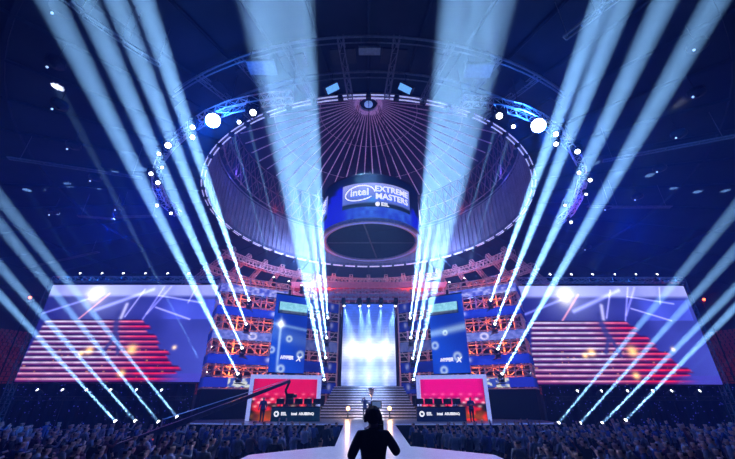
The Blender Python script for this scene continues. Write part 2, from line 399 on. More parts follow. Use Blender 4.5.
for nm, bl, br, tl, word in (('L', (14, 382), (204.5, 382), (47.5, 285), 'left'), ('R', (536.5, 384.5), (723, 384.5), (527.5, 286), 'right')):
    a, b, t_ = at(*bl, Y=36), at(*br, Y=36), at(*tl, Y=36)
    z0, z1 = (a.z + b.z)/2, t_.z; a.z = b.z = z0; t2 = Vector((a.x, 36, z1))
    SCR[nm] = (a.x, b.x, z0, z1)
    s = thing('side_screen', 'large video screen showing striped red and white stage stairs, on the %s side' % word, 'screen', ((a.x + b.x)/2, 36, z0), 'large side screens')
    panel('display', flat(a, b, t2), 330, 170, video, vid_m, s)
    m_ = MB(); w_ = b.x - a.x; h = z1 - z0; cx = (a.x + b.x)/2; cz = (z0 + z1)/2
    m_.box((cx, 36.25, cz), (w_ + .2, .4, h + .2)); m_.build('casing', black, s)
    for x in (a.x - .45, b.x + .35): m_ = MB(); m_.truss((x, 36.4, 0), (x, 36.4, z1 + .9), .5, .9, .045); m_.build('support_truss', mat('dark_truss', (.1, .1, .13), .5, .3), s)
    m_ = MB(); m_.truss((a.x - .5, 36.4, z1 + .75), (b.x + .4, 36.4, z1 + .75), .5, .8, .045); m_.build('top_truss', truss_m, s)
# black star curtains
for nm, x0, x1, word in (('L', -52, -16.6, 'left'), ('R', 16.6, 52, 'right')):
    t = thing('star_curtain', 'black curtain dotted with tiny blue lights under the %s screen' % word, 'curtain', ((x0 + x1)/2, 37, 0), 'black star curtains')
    m_ = MB(); n = 150
    vs = [(x0 + (x1 - x0)*i/n, 37 + .1*math.sin(i*1.7), z) for i in range(n + 1) for z in (0, 4.5)]
    m_.add(vs, [(2*i, 2*i + 2, 2*i + 3, 2*i + 1) for i in range(n)]); m_.build('cloth', dark, t)
    m_ = MB()
    for k in range(430):
        x, z = random.uniform(x0, x1), random.uniform(.6, 4.4); m_.ball((x, 36.85, z), random.choice((.03, .04, .055)), n=3)
    o = m_.build('led_dots', star_m, t); o['kind'] = 'stuff'
    m_ = MB(); m_.truss((x0, 35.4, 3.2), (x1, 35.4, 3.2), .3, .8, .03)
    for k in range(8): x = x0 + (x1 - x0)*(k + .5)/8; m_.tube((x, 35.4, 0), (x, 35.4, 3.1), .05, 6)
    tag(m_.build('lamp_rail', black), 'dark rail of lamps in front of the %s star curtain' % word, 'truss', 'lamp rails')
    pl = MB(); xa, xb = (-23, -14.8) if nm == 'L' else (14.8, 25); pl.box(((xa + xb)/2, 30.2, .55), (xb - xa, 1.4, 1.1))
    tag(pl.build('light_plinth', dark), 'low black plinth carrying four beam lamps on the %s of the stage' % word, 'plinth', 'lamp plinths')

# ------------------------------------------------------------------ scaffold towers with LED bands
def band(kind, seed):
    def f(u, v):
        n = vnoise(u*26 + seed, v*5 + seed)
        if kind == 'solid': c = lerp((.03, .06, .55), (.06, .12, .8), vnoise(u*5 + seed, v*2)); c = addc(c, (.5, .5, .4), blob(u, v, .82, .6, .25, 6.)*1.2)
        elif kind == 'bright': c = lerp((.12, .15, .7), (.6, .62, 1.), n*n*1.3)
        elif kind == 'swirl':
            c = lerp((.14, .2, .65), (.38, .42, .9), n)
            d = math.hypot((u - .55)*6.5, v - .5); c = addc(c, (.7, .6, .4), .9*math.exp(-((d - .32)/.1)**2)) if d < .5 else c
        else: c = lerp((.1, .16, .6), (.75, .8, .8), ss(.5, .7, n)) if u > .3 else (.05, .08, .6)
        return c
    return f
band_m = screen_mat('led_band', 1.)
LV = [(289, 'bright'), (311, 'solid'), (335, 'swirl'), (359.5, 'solid'), (383, 'mixed')]
def tube_level(mb, pl, z, r, off=0):
    pts = [Vector((x, y + off, z)) for x, y in pl]; mb.path(pts, r, 5)
for sgn, word in ((-1, 'left'), (1, 'right')):
    PLN = [(-16.0, 36.2), (-14.1, 32.7), (-8.4, 35.8)]
    PLN = [(-sgn*x, y) for x, y in PLN]
    t = thing('scaffold_tower', 'tall scaffold tower with blue LED bands and orange light, %s of the stage' % word, 'tower', (sgn*12, 34.5, DECK if False else 0), 'outer LED scaffold towers')
    fr = MB(); h_ = MB()
    pts = []
    for (x0, y0), (x1, y1) in zip(PLN, PLN[1:]):
        n = max(2, round(math.hypot(x1 - x0, y1 - y0)/1.25))
        pts += [(x0 + (x1 - x0)*i/n, y0 + (y1 - y0)*i/n) for i in range(n)]
    pts.append(PLN[-1])
    ZT = 15.3; zs = []
    for py, kind in LV:
        z = at(228, py - 1, Y=33.1).z; zs.append(z)
    ZT = zs[0] + 1.2
    for (x, y) in pts:
        for o_ in (0.15, 1.9): fr.tube((x, y + o_, 0 if abs(x) > 14.5 else DECK), (x, y + o_, ZT), .07, 5)
        fr.tube((x, y + .15, 1.7), (x, y + 1.9, 2.6), .04, 4)
    lv = sorted([z + s_*.52 for z in zs for s_ in (-1, 1)])
    for z in lv: tube_level(fr, pts, z, .065, .1); tube_level(fr, pts, z, .05, 1.9)
    for z0, z1 in zip(lv[1::2], lv[2::2]):
        tube_level(fr, pts, (z0 + z1)/2, .05, .15)
        for k in range(len(pts) - 1):
            p, q = (pts[k], pts[k + 1]) if k % 2 else (pts[k + 1], pts[k])
            fr.tube((p[0], p[1] + .15, z0), (q[0], q[1] + .15, z1), .05, 5)
            fr.tube((q[0], q[1] + 1.9, z0), (p[0], p[1] + 1.9, z1), .05, 5)
            fr.tube((p[0], p[1] + .15, z1), (p[0], p[1] + 1.9, z1), .05, 5)
    for (x, y) in pts: fr.tube((x, y + .15, ZT), (x, y + 1.9, ZT), .06, 5)
    tube_level(fr, pts, ZT, .07, .15); tube_level(fr, pts, ZT, .07, 1.9)
    fr.build('scaffold_frame', scaf_m, t)
    # dark cloth behind
    bk = MB(); vs = []
    for x, y in PLN: vs += [(x, y + 2.2, 0), (x, y + 2.2, ZT)]
    bk.add(vs, [(2*i, 2*i + 2, 2*i + 3, 2*i + 1) for i in range(len(PLN) - 1)]); bk.build('backing_cloth', dark, t)
    bk = MB(); vs = []
    for x, y in PLN: vs += [(x, y - .03, 0 if abs(x) > 14.5 else DECK), (x, y - .03, zs[-1] - .55)]
    bk.add(vs, [(2*i, 2*i + 2, 2*i + 3, 2*i + 1) for i in range(len(PLN) - 1)]); bk.build('added_dark_sheet', dark, t)  # dark sheet added to stand in for the darkness at the tower foot
    for k, ((py, kind), z) in enumerate(zip(LV, zs)):
        (x1, y1), (x2, y2) = PLN[1], PLN[2]; hh = .4
        o = panel('led_band', flat((x1, y1, z - hh), (x2, y2, z - hh), (x1, y1, z + hh)), 70, 8, band(kind, k*3.7 + sgn), band_m, t)
        (x0, y0) = PLN[0]
        o = panel('side_led_band', flat((x0, y0, z - hh), (x1, y1, z - hh), (x0, y0, z + hh)), 24, 6, lambda u, v: lerp((.02, .03, .25), (.04, .08, .5), u), band_m, t)
    # inner tower
    t = thing('inner_tower', 'short LED scaffold tower between the banner and centre screen, %s side' % word, 'tower', (sgn*5, 38, 0), 'inner LED scaffold towers')
    PI_ = [(sgn*7., 36.6), (sgn*3.35, 39.4)]
    fr = MB(); n = 4; pts = [(PI_[0][0] + (PI_[1][0] - PI_[0][0])*i/n, PI_[0][1] + (PI_[1][1] - PI_[0][1])*i/n) for i in range(n + 1)]
    for x, y in pts:
        fr.tube((x, y + .15, DECK), (x, y + .15, 13.2), .06, 5); fr.tube((x, y + 1.2, DECK), (x, y + 1.2, 13.2), .05, 5)
    for py in (306, 325, 346, 367, 388):
        z = at(322, py, Y=38).z
        for dz in (-.62, .62): tube_level(fr, pts, z + dz, .05, .1)
        tube_level(fr, pts, z + 1.1, .04, .15)
        for p, q in zip(pts, pts[1:]): fr.tube((p[0], p[1] + .2, z + .6), (q[0], q[1] + .2, z + 1.9), .035, 4)
        kd = {306: 'solid', 325: 'solid', 346: 'swirl', 367: 'solid', 388: 'solid'}[py]
        f0 = band(kd, py*.37)
        panel('led_band', flat((PI_[0][0], PI_[0][1], z - .5), (PI_[1][0], PI_[1][1], z - .5), (PI_[0][0], PI_[0][1], z + .5)), 40, 6, (lambda g: (lambda u, v: tuple(.55*q for q in g(u, v))))(f0), band_m, t)
    fr.build('scaffold_frame', scaf_m, t)
    bk = MB(); bk.add([(PI_[0][0], PI_[0][1] + 1.5, 0), (PI_[1][0], PI_[1][1] + 1.5, 0), (PI_[1][0], PI_[1][1] + 1.5, 13), (PI_[0][0], PI_[0][1] + 1.5, 13)], [(0, 1, 2, 3)]); bk.build('backing_cloth', dark, t)
    # ---------------- hanging banner
    if sgn < 0: TL, TR, BR, BL = (277.5, 293), (308.5, 298), (304, 375), (267, 371.5)
    else: TL, TR, BR, BL = (431, 298), (462, 292), (470, 372), (430.5, 375.5)
    yo, yi = 33.4, 35.2
    yl, yr = (yo, yi) if sgn < 0 else (yi, yo)
    b0, b1, t0, t1 = at(*BL, Y=yl), at(*BR, Y=yr), at(*TL, Y=yl), at(*TR, Y=yr)
    zb, zt = (b0.z + b1.z)/2, (t0.z + t1.z)/2
    xl, xr = (b0.x + t0.x)/2, (b1.x + t1.x)/2
    A, B, D = Vector((xl, yl, zb)), Vector((xr, yr, zb)), Vector((xl, yl, zt))
    bt = thing('hanging_banner', 'tall blue sponsor banner with a pale box on top, %s of the stage' % word, 'banner', (A + B)/2, 'tall blue sponsor banners')
    W = (B - A).length; H = zt - zb
    rings = [(.5, .42, .05), (.86, .23, .06), (.34, .05, .06), (.04, .27, .05)] if sgn < 0 else [(.42, .5, .04), (.1, .35, .06), (.7, .2, .065), (.3, .045, .06)]
    flare = (.22, .6) if sgn < 0 else None
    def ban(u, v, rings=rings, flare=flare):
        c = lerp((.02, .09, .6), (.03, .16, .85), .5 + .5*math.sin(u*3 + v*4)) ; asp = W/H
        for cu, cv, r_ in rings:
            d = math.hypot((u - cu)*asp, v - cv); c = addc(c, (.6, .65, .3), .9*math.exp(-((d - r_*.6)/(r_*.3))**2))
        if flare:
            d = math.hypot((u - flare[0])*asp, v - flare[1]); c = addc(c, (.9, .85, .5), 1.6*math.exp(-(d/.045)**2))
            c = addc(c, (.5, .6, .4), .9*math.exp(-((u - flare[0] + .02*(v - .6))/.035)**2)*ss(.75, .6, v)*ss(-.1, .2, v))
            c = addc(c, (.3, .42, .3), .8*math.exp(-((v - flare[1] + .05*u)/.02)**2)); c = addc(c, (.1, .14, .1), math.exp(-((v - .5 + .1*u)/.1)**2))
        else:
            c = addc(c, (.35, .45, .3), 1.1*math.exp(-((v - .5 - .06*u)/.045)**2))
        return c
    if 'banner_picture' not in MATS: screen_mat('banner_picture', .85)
    panel('cloth', flat(A, B, D), 50, 110, ban, MATS['banner_picture'], bt)
    m_ = MB(); e = (B - A).normalized(); nrm = Vector((e.y, -e.x, 0))
    m_.tube(D, D + (B - A), .07, 6); m_.tube(A, B, .05, 6); m_.build('batten', black, bt)
    def onb(u, v, o_=0.): return A + (B - A)*u + Vector((0, 0, H*v)) + nrm*o_
    def lb(u, v): 
        c = (.3, .68, .85) if v > .22 else (.02, .06, .15)
        return addc(c, (.2, .2, .2), vnoise(u*14, v*6))
    u0, u1 = (.1, .94) if sgn < 0 else (.02, .86)
    if 'sponsor_box_glow' not in MATS: screen_mat('sponsor_box_glow', .95)
    panel('sponsor_box', flat(onb(u0, .74, .3), onb(u1, .74, .3), onb(u0, .885, .3)), 30, 10, lb, MATS['sponsor_box_glow'], bt)
    m_ = MB(); m_.add([onb(u, v, o_) for u in (u0, u1) for v in (.74, .885) for o_ in (.02, .29)], [(0, 1, 3, 2), (4, 6, 7, 5), (0, 4, 5, 1), (2, 3, 7, 6), (0, 2, 6, 4)]); m_.build('sponsor_box_casing', black, bt)
    uc, vc = (.58, .185) if sgn < 0 else (.5, .165)
    m_ = text_mb('HYPER', .42, lambda x, y: onb(uc + (x - .35)/W, vc + y/H, .04), .018, shear=.2)
    text_mb('X', .6, lambda x, y: onb(uc + (x + .78)/W, vc - .008 + y/H, .04), .015, 0, m_, .3)
    m_.build('lettering', letter_m, bt)

    # ---------------- player booth
    if sgn < 0: X0, X1 = at(246, 418, Y=31.6).x, at(319, 418, Y=33).x; y0, y1 = 31.4, 33.0
    else: X0, X1 = at(418.5, 418, Y=33).x, at(491, 418, Y=31.6).x; y0, y1 = 33.0, 31.4
    zt = at(252 if sgn < 0 else 485, 374.5, Y=31.4).z; zb = DECK
    bo = thing('player_booth', 'player booth with white lit frame and %s screen, %s of the stairs' % (('red', 'left') if sgn < 0 else ('magenta', 'right')), 'booth', ((X0 + X1)/2, 32.2, DECK), 'player booths')
    A = Vector((X0, y0, zb)); B = Vector((X1, y1, zb)); e = (B - A).normalized(); W = (B - A).length; nrm = Vector((e.y, -e.x, 0)); rz = math.atan2(e.y, e.x)
    rot = Matrix.Rotation(rz, 3, 'Z'); H = zt - zb; fw = .3
    for u in (fw/2, W - fw/2): m_ = MB(); m_.box(A + e*u + Vector((0, 0, H/2)), (fw, .5, H), rot=rot); m_.build('frame_post', frame_m, bo)
    m_ = MB(); m_.box(A + e*(W/2) + Vector((0, 0, H - fw/2)), (W - 2*fw, .48, fw), rot=rot); m_.build('frame_lintel', frame_m, bo)
    def red(u, v, s=sgn):
        c = lerp((.95, .04, .04), (.85, .01, .22) if s < 0 else (.95, .0, .42), ss(.1, .75, v))
        c = tuple(q*(.5 + .5*ss(0, .25, min(u, 1 - u) + .12)) for q in c)
        if v > .25:
            for k, (cv, amp) in enumerate(((.62, .25), (.5, .8), (.42, .7), (.33, .5))):
                uu = (u*7 + k*.37) % 1; c = addc(c, (.4, .5, .5), 1.8*amp*math.exp(-((uu - .5)/.2)**2 - ((v - cv)/.026)**2)*(.5 + vnoise(u*9 + k, 2)))
        q = ss(.35, .05, v); c = addc(c, (.5, .22, 0), .8*q*vnoise(u*12, v*9))
        c = addc(c, (-.75, -.01, -.1), 1.*ss(.62, .45, v)*ss(.3, .7, vnoise(u*9 + 3, v*11)))
        return c
    if 'booth_screen' not in MATS: screen_mat('booth_screen', .9, 'AUTO')
    o_ = nrm*(-.1)
    panel('booth_display', flat(A + e*fw - o_*0 + Vector((0, .12, 0)), A + e*(W - fw) + Vector((0, .12, 0)), A + e*fw + Vector((0, .12, H - fw))), 90, 50, red, MATS['booth_screen'], bo)
    m_ = MB(); m_.box(A + e*(W/2) + Vector((0, .45, H/2)), (W - .05, .3, H - .05), rot=rot); m_.build('rear_wall', black, bo)
    # desk
    dx0, dx1 = ((271, 320) if sgn < 0 else (416.5, 466)); yd = 30.6
    D0, D1 = at(dx0, 415, Y=yd).x, at(dx1, 415, Y=yd).x; zd = at(300, 407, Y=yd).z
    ds = thing('player_desk', 'long %s player desk with white lettering before the %s booth' % (('dark green', 'left') if sgn < 0 else ('dark blue', 'right')), 'desk', ((D0 + D1)/2, yd, DECK), 'player desks')
    m_ = MB(); m_.box(((D0 + D1)/2, yd, (DECK + zd)/2), (D1 - D0, .08, zd - DECK)); m_.build('front_panel', desk_m if sgn < 0 else deskb_m, ds)
    m_ = MB(); m_.box(((D0 + D1)/2, yd + .4, zd), (D1 - D0 + .1, .9, .06)); m_.build('desk_top', black, ds)
    for x in (D0 + .1, D1 - .1): m_ = MB(); m_.box((x, yd + .4, (DECK + zd)/2), (.06, .7, zd - DECK - .02)); m_.build('leg', black, ds)
    m_ = MB(); zz = (DECK + zd)/2 + .02
    fx = lambda x, cx: Vector((cx + x, yd - .05, 0))
    for cx, tx, sz in ((.26, 'ESL', .3), (.47, 'intel', .26), (.64, 'ASUS', .24), (.79, 'BENQ', .24)):
        X = D0 + (D1 - D0)*cx
        text_mb(tx, sz, (lambda X: (lambda x, y: Vector((X + x, yd - .055, zz + y))))(X), .01, 0, m_)
    X = D0 + (D1 - D0)*.11
    m_.lathe([(.1, 0), (.2, 0)], (0, 0, 0), 16)
    for i in range(len(m_.v) - 34, len(m_.v)):
        v = m_.v[i]
        if abs(v.x) < .21 and abs(v.y) < .21 and abs(v.z) < 1e-5: m_.v[i] = Vector((X + v.x, yd - .055, zz + v.y))
    m_.build('lettering', letter_m, ds)
    for k in range(5):
        x = D0 + (D1 - D0)*(k + (.75 if sgn < 0 else .45))/5.2; z = zd + .03
        mo = thing('monitor', 'black gaming monitor on the %s desk, number %d from its left end' % (word, k + 1), 'monitor', (x, yd + .35, z), 'monitors on the %s desk' % word)
        m_ = MB(); m_.box((x, yd + .35, z + .36), (.62, .06, .4)); m_.build('display', black, mo)
        m_ = MB(); m_.tube((x, yd + .38, z), (x, yd + .38, z + .3), .03, 6); m_.box((x, yd + .38, z + .01), (.26, .2, .02)); m_.build('foot', black, mo)

# overhead truss in front of the centre screen with its lamps
t = thing('overhead_truss', 'short horizontal truss above the centre screen', 'truss', (0, 38.9, 13.4))
m_ = MB(); m_.truss((-5.6, 38.9, 13.5), (5.6, 38.9, 13.5), .5, .7, .05); m_.truss((-5.6, 40.5, 14.4), (5.6, 40.5, 14.4), .6, .7, .05); m_.build('truss_beam', truss_m, t)

# ------------------------------------------------------------------ curved light trusses
ARCL = [(292, 97), (272, 98.5), (252, 102), (230, 107), (208, 116), (188, 129), (172, 143), (161, 158), (156, 172), (157, 187), (164, 202), (178, 214)]
ARCR = [(463, 101), (482, 102), (500, 105), (520, 110), (540, 119), (558, 132), (573, 148), (581, 164), (583, 180), (578, 198), (570, 212), (560, 221)]
for arc, word in ((ARCL, 'left'), (ARCR, 'right')):
    P3 = [at(*p, Z=20) for p in arc]; mid = P3[len(P3)//2]
    t = thing('curved_truss', 'curved truss full of lamps hanging beside the dome opening, %s side' % word, 'truss', mid, 'curved lamp trusses')
    m_ = MB()
    for a, b in zip(P3, P3[1:]): m_.truss(a, b, .55, .75, .045)
    m_.build('truss_beam', truss_m, t)
    for p in P3[::3]: m_ = MB(); m_.tube(p + Vector((0, 0, .2)), p + Vector((0, 0, 2.8)), .03, 4); m_.build('hanging_cable', black, t)

# ------------------------------------------------------------------ round scoreboard
SC = Vector((.3, 41, 0)); SR = 6.25; S0, S1 = 21.0, 27.1
sb = thing('round_scoreboard', 'round hanging video scoreboard glowing blue under the dome', 'scoreboard', SC + Vector((0, 0, S0)))
def cyl(r): return lambda a, z: SC + Vector((r*math.sin(a), -r*math.cos(a), z))
PAN = [(7.5, 39.5), (112, 39.5), (205, 39), (-97, 39.5)]
def sbc(u, v):
    a = (u*360 - 180)
    c = (.01, .02, .10)
    n = vnoise(u*40, v*5); n2 = vnoise(u*90, v*14)
    base = .22 + .1*n
    c = lerp(c, lerp((.02, .05, .75), (.12, .3, .95), n2), ss(base + .12, base - .02, v))
    sp = 0
    for ca, w_, h in ((-44, 9, .82), (-35, 8, .95), (-56, 8, .6), (60, 10, .5), (150, 15, .8)): sp = max(sp, math.exp(-((a - ca)/w_)**2)*ss(h + .05 - .18*n, h - .1 - .18*n, v))
    c = lerp(c, (.02, .03, .9), cl(sp*1.5))
    return c
panel('video_ring', lambda u, v: cyl(SR)(R(u*360 - 180), S0 + .3 + (S1 - S0 - .3)*v), 240, 40, sbc, screen_mat('scoreboard_video', .8), sb)
lp_m = screen_mat('logo_panel_glow', .9)
for ca, hw in PAN:
    def lpc(u, v, ca=ca):
        if v < .2: return (.01, .02, .06)
        c = lerp((.2, .28, .8), (.45, .5, .98), ss(.2, 1, v)); return addc(c, (-.1, .1, .1), blob(u, v, .42, .3, .12, 2.))
    zb_, zt_ = S0 + 1.75, S0 + 4.95
    panel('logo_panel', lambda u, v: cyl(SR + .06)(R(ca - hw + 2*hw*u), zb_ + (zt_ - zb_)*v), 50, 14, lpc, lp_m, sb)
    bend = lambda cx, cz, o_=.13: (lambda x, y: cyl(SR + o_)(R(ca) + (cx + x)/SR, zb_ + cz + y))
    m_ = text_mb('EXTREME', 1.04, bend(1.78, 2.35), .02); text_mb('MASTERS', 1.04, bend(1.78, 1.35), .02, 0, m_)
    text_mb('intel', 1.25, bend(-2.15, 1.9, .15), .02, 0, m_)
    text_mb('ESL', .62, bend(.75, .32), .02, 0, m_)
    m_.build('lettering', letter_m, sb)
    m_ = MB(); b_ = bend(-2.15, 1.85, .13)
    rg = [(1.72*math.cos(2*PI*i/28)*(1 - .0*i), .98*math.sin(2*PI*i/28) + .12*math.cos(2*PI*i/28)) for i in range(26)]
    for p, q in zip(rg, rg[1:]): m_.tube(b_(*p), b_(*q), .055, 5)
    b2 = bend(-.1, .32); m_.ball(b2(0, 0), .26)
    m_.build('swoosh', letter_m, sb)
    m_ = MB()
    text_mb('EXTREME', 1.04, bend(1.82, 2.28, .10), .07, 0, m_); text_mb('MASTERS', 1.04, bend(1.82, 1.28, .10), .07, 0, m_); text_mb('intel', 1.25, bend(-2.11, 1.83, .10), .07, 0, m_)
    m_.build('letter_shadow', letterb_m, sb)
m_ = MB(); m_.lathe([(SR - .6, S0 - .1), (SR + .12, S0 - .1), (SR + .12, S0 + .3), (SR - .1, S0 + .3)], SC, 64); m_.lathe([(SR - .6, S0 - .1), (SR - .6, S0 + .3)], SC, 64); m_.build('bottom_rim', mat('rim_grey', (.4, .42, .55), .4, .2), sb)
m_ = MB(); m_.path([SC + Vector(((SR - .25)*math.sin(2*PI*i/64), -(SR - .25)*math.cos(2*PI*i/64), S0 - .14)) for i in range(65)], .05, 4); m_.build('rim_light', mat('rim_light_glow', (.4, .4, 1), .5, emit=(.3, .33, .95), es=.65), sb)
m_ = MB(); m_.lathe([(SR - .7, S0), (SR - .7, S1)], SC, 48); m_.lathe([(.05, S0 + 4.2), (SR - .7, S0 + 4.2)], SC, 48); m_.build('inner_wall', dome_m, sb)
m_ = MB(); m_.tube(SC + Vector((-SR + .5, 0, S0 + .05)), SC + Vector((SR - .5, 0, S0 + .05)), .08, 6); m_.tube(SC + Vector((-.9, -SR + .5, S0 + .05)), SC + Vector((.9, SR - .5, S0 + .05)), .1, 6); m_.build('cross_bar', duct_m, sb)
m_ = MB(); m_.lathe([(SR + .05, S1), (SR + .05, S1 + .15), (3, S1 + .6)], SC, 48)
for k in range(8): a = 2*PI*k/8; m_.tube(SC + Vector((5*math.sin(a), 5*math.cos(a), S1 + .2)), Vector((1.6*math.sin(a), DC.y + 1.6*math.cos(a), 42.2)), .04, 5)
m_.build('hanging_rigging', black, sb)

# ------------------------------------------------------------------ moving head lamps
mh = bpy.data.objects.new('moving_head_lamp', None)
def mk_proto():
    C.objects.link(mh)
    m_ = MB(); m_.box((0, 0, .07), (.38, .38, .14)); m_.box((0, 0, .16), (.26, .26, .06)); m_.build('base', black, mh)
    yk = MB(); yk.box((-.24, 0, .36), (.05, .16, .4)); yk.box((.24, 0, .36), (.05, .16, .4)); yk.box((0, 0, .2), (.5, .18, .05)); yk = yk.build('yoke', black, mh)
    hd = MB(); hd.lathe([(.01, -.24), (.12, -.24), (.17, -.18), (.19, 0), (.17, .16), (.2, .22), (.2, .3), (.165, .3)], (0, 0, 0), 14)
    hd = hd.build('head', black, mh, True); hd.location = (0, 0, .5)
    ln = MB(); ln.lathe([(.005, .4), (.07, .375), (.115, .3)], (0, 0, .5), 14); ln = ln.build('lens', lens_m, hd, True)
    return yk, hd
mk_proto()
def light_data(name, col, power, ang, blend=.4, radius=.08, lin=None, kind='SPOT'):
    l = bpy.data.lights.new(name, kind); l.color = col; l.energy = power; l.shadow_soft_size = radius
    if kind == 'SPOT': l.spot_size = R(ang); l.spot_blend = blend
    if lin:
        l.use_nodes = True; nt = l.node_tree; e = nt.nodes['Emission']
        f = nt.nodes.new('ShaderNodeLightFalloff'); f.inputs['Strength'].default_value = 1
        ma = nt.nodes.new('ShaderNodeMath'); ma.operation = 'MULTIPLY_ADD'; ma.inputs[1].default_value = lin
        nt.links.new(f.outputs['Linear'], ma.inputs[0]); nt.links.new(f.outputs['Quadratic'], ma.inputs[2])
        nt.links.new(ma.outputs[0], e.inputs['Strength'])
    return l
def beam_data(name, col, power, spread, size, lin):
    l = light_data(name, col, power, 0, lin=lin, kind='AREA'); l.shape = 'DISK'; l.size = size; l.spread = R(spread); return l
KB = 135.
LD = {'strong': light_data('beam_strong', (.9, .95, 1.), 56000*KB, 2.8, .5, .03, .035),
      'row': light_data('beam_row', (.9, .95, 1.), 42000*KB, 2.8, .5, .03, .035),
      'centre': light_data('beam_centre', (.95, .95, 1.), 48000*KB, 3.3, .7, .03, .03),
      'thin': light_data('beam_thin', (.9, .95, 1.), 40000*KB, 1.5, .4, .03, .03),
      'faint': light_data('beam_faint', (.3, .6, 1.), 1200*KB, 4., .7, .03, None)}
LA = {'strong': beam_data('core_strong', (1, 1, 1.), 380, 2.4, .2, .02), 'row': beam_data('core_row', (1, 1, 1.), 300, 2.4, .18, .02), 'centre': beam_data('core_centre', (1, 1, 1.), 260, 2.2, .2, .02)}
def put_lamp(apx, Y, tpx, kind, label, group, Yt=None, Zt=None, size=1.):
    if Zt is not None: tpx = (apx[0] + (tpx[0] - apx[0])*(apx[1] + 90)/(apx[1] - tpx[1]), -90); Zt = 21.
    P = at(*apx, Y=Y); T_ = at(*tpx, Y=Yt) if Yt is not None else at(*tpx, Z=Zt)
    o = copy_tree(mh); o.location = P - Vector((0, 0, .5*size)); o.scale = (size,)*3
    tag(o, label, 'stage lamp', group)
    d = (T_ - P).normalized(); q = d.to_track_quat('Z', 'Y')
    if d.z < 0: o.location = P + Vector((0, 0, .5*size))
    for ch in o.children:
        if d.z < 0: ch.scale.z, ch.location.z = (1, -.5) if ch.name.startswith('head') else (-1, 0)
        if ch.name.startswith('head'): ch.rotation_mode = 'QUATERNION'; ch.rotation_quaternion = q
        if ch.name.startswith('yoke'): ch.rotation_euler.z = math.atan2(-d.x, d.y) + PI/2*0
    if kind:
        lo = bpy.data.objects.new('beam_light', LD[kind]); C.objects.link(lo); lo.location = P + d*.44*size
        lo.rotation_mode = 'QUATERNION'; lo.rotation_quaternion = (-d).to_track_quat('Z', 'Y')
        if kind in LA: l2 = bpy.data.objects.new('beam_core', LA[kind]); C.objects.link(l2); l2.location = P + d*.45*size; l2.rotation_mode = 'QUATERNION'; l2.rotation_quaternion = lo.rotation_quaternion
    return o
def brackets(pts, nm):
    pass
ORD = ['first', 'second', 'third', 'fourth', 'fifth', 'sixth']
# front rows near the floor
for k, (a, t_) in enumerate((((118, 424), (-60, 230)), ((138, 424), (-60, 198)), ((161, 425), (-60, 150)), ((179.5, 420), (-60, 124)))):
    put_lamp(a, 30.2, t_, 'row', 'bright beam lamp on the left floor plinth, %s from the left' % ORD[k], 'beam lamps on the floor plinths', Yt=20)
for k, (a, t_) in enumerate((((556, 426), (797, 134)), ((577.5, 426), (797, 182)), ((599.5, 426), (797, 226)), ((623, 423), (797, 244)))):
    put_lamp(a, 30.2, t_, 'row', 'bright beam lamp on the right floor plinth, %s from the left' % ORD[k], 'beam lamps on the floor plinths', Yt=20)
# rail in front of the curtains
for k, x in enumerate((40, 65, 89, 113, 139, 164)):
    put_lamp((x, 392.5), 35.4, (x - 42, 350), 'faint', 'small star-like lamp on the rail below the left screen, %s from the left' % ORD[k], 'lamps on the curtain rails', Yt=33)
for k, x in enumerate((575, 599, 625, 650, 669, 697)):
    put_lamp((x, 393.5), 35.4, (x + 42, 350), 'faint', 'small star-like lamp on the rail below the right screen, %s from the left' % ORD[k], 'lamps on the curtain rails', Yt=33)
for k, (x, tx, ty) in enumerate(((82, 50, 226), (104, 67, 225), (125, 94, 226), (147, 113, 216), (169, 146, 232), (190, 170, 230))):
    put_lamp((x, 276), 36.3, (tx, ty), 'faint', 'small lamp on top of the left screen, %s from the left' % ORD[k], 'lamps on top of the side screens', Yt=33)
for k, (x, tx, ty) in enumerate(((549, 566, 235), (570, 592, 230), (591, 617, 232), (613, 650, 223), (634, 675, 222), (655, 695, 228))):
    put_lamp((x, 277), 36.3, (tx, ty), 'faint', 'small lamp on top of the right screen, %s from the left' % ORD[k], 'lamps on top of the side screens', Yt=33)
# outer towers
TWR = []
for k, (a, t_) in enumerate((((239, 376), (75, 50)), ((243, 350), (108, 50)), ((247, 326), (136, 50)), ((249.5, 302), (161, 50)))):
    put_lamp(a, 32.6 + .5*k*.2, t_, 'strong', 'bright beam lamp on the left scaffold tower, %s from the bottom' % ORD[k], 'beam lamps on the outer towers', Zt=22); TWR.append((a, 32.6 + .1*k))
for k, (a, t_) in enumerate((((501, 376), (687, 50)), ((497, 351), (641, 50)), ((494, 326), (603, 50)), ((490, 302), (583, 50)))):
    put_lamp(a, 32.6 + .1*k, t_, 'strong', 'bright beam lamp on the right scaffold tower, %s from the bottom' % ORD[k], 'beam lamps on the outer towers', Zt=22); TWR.append((a, 32.6 + .1*k))
# inner towers
for k, (a, t_) in enumerate((((324.5, 381.5), (262, 50)), ((326, 359.5), (272, 50)), ((327, 339.5), (288, 50)), ((328, 319.5), (305, 50)))):
    put_lamp(a, 36.2, t_, 'centre', 'bright beam lamp beside the centre screen, %s from the bottom on the left' % ORD[k], 'beam lamps on the inner towers', Zt=22); TWR.append((a, 36.2))
for k, (a, t_) in enumerate((((413, 381.5), (490, 50)), ((412.5, 360), (475, 50)), ((410.5, 339.5), (461, 50)), ((410, 319.5), (446, 50)))):
    put_lamp(a, 36.2, t_, 'centre', 'bright beam lamp beside the centre screen, %s from the bottom on the right' % ORD[k], 'beam lamps on the inner towers', Zt=22); TWR.append((a, 36.2))
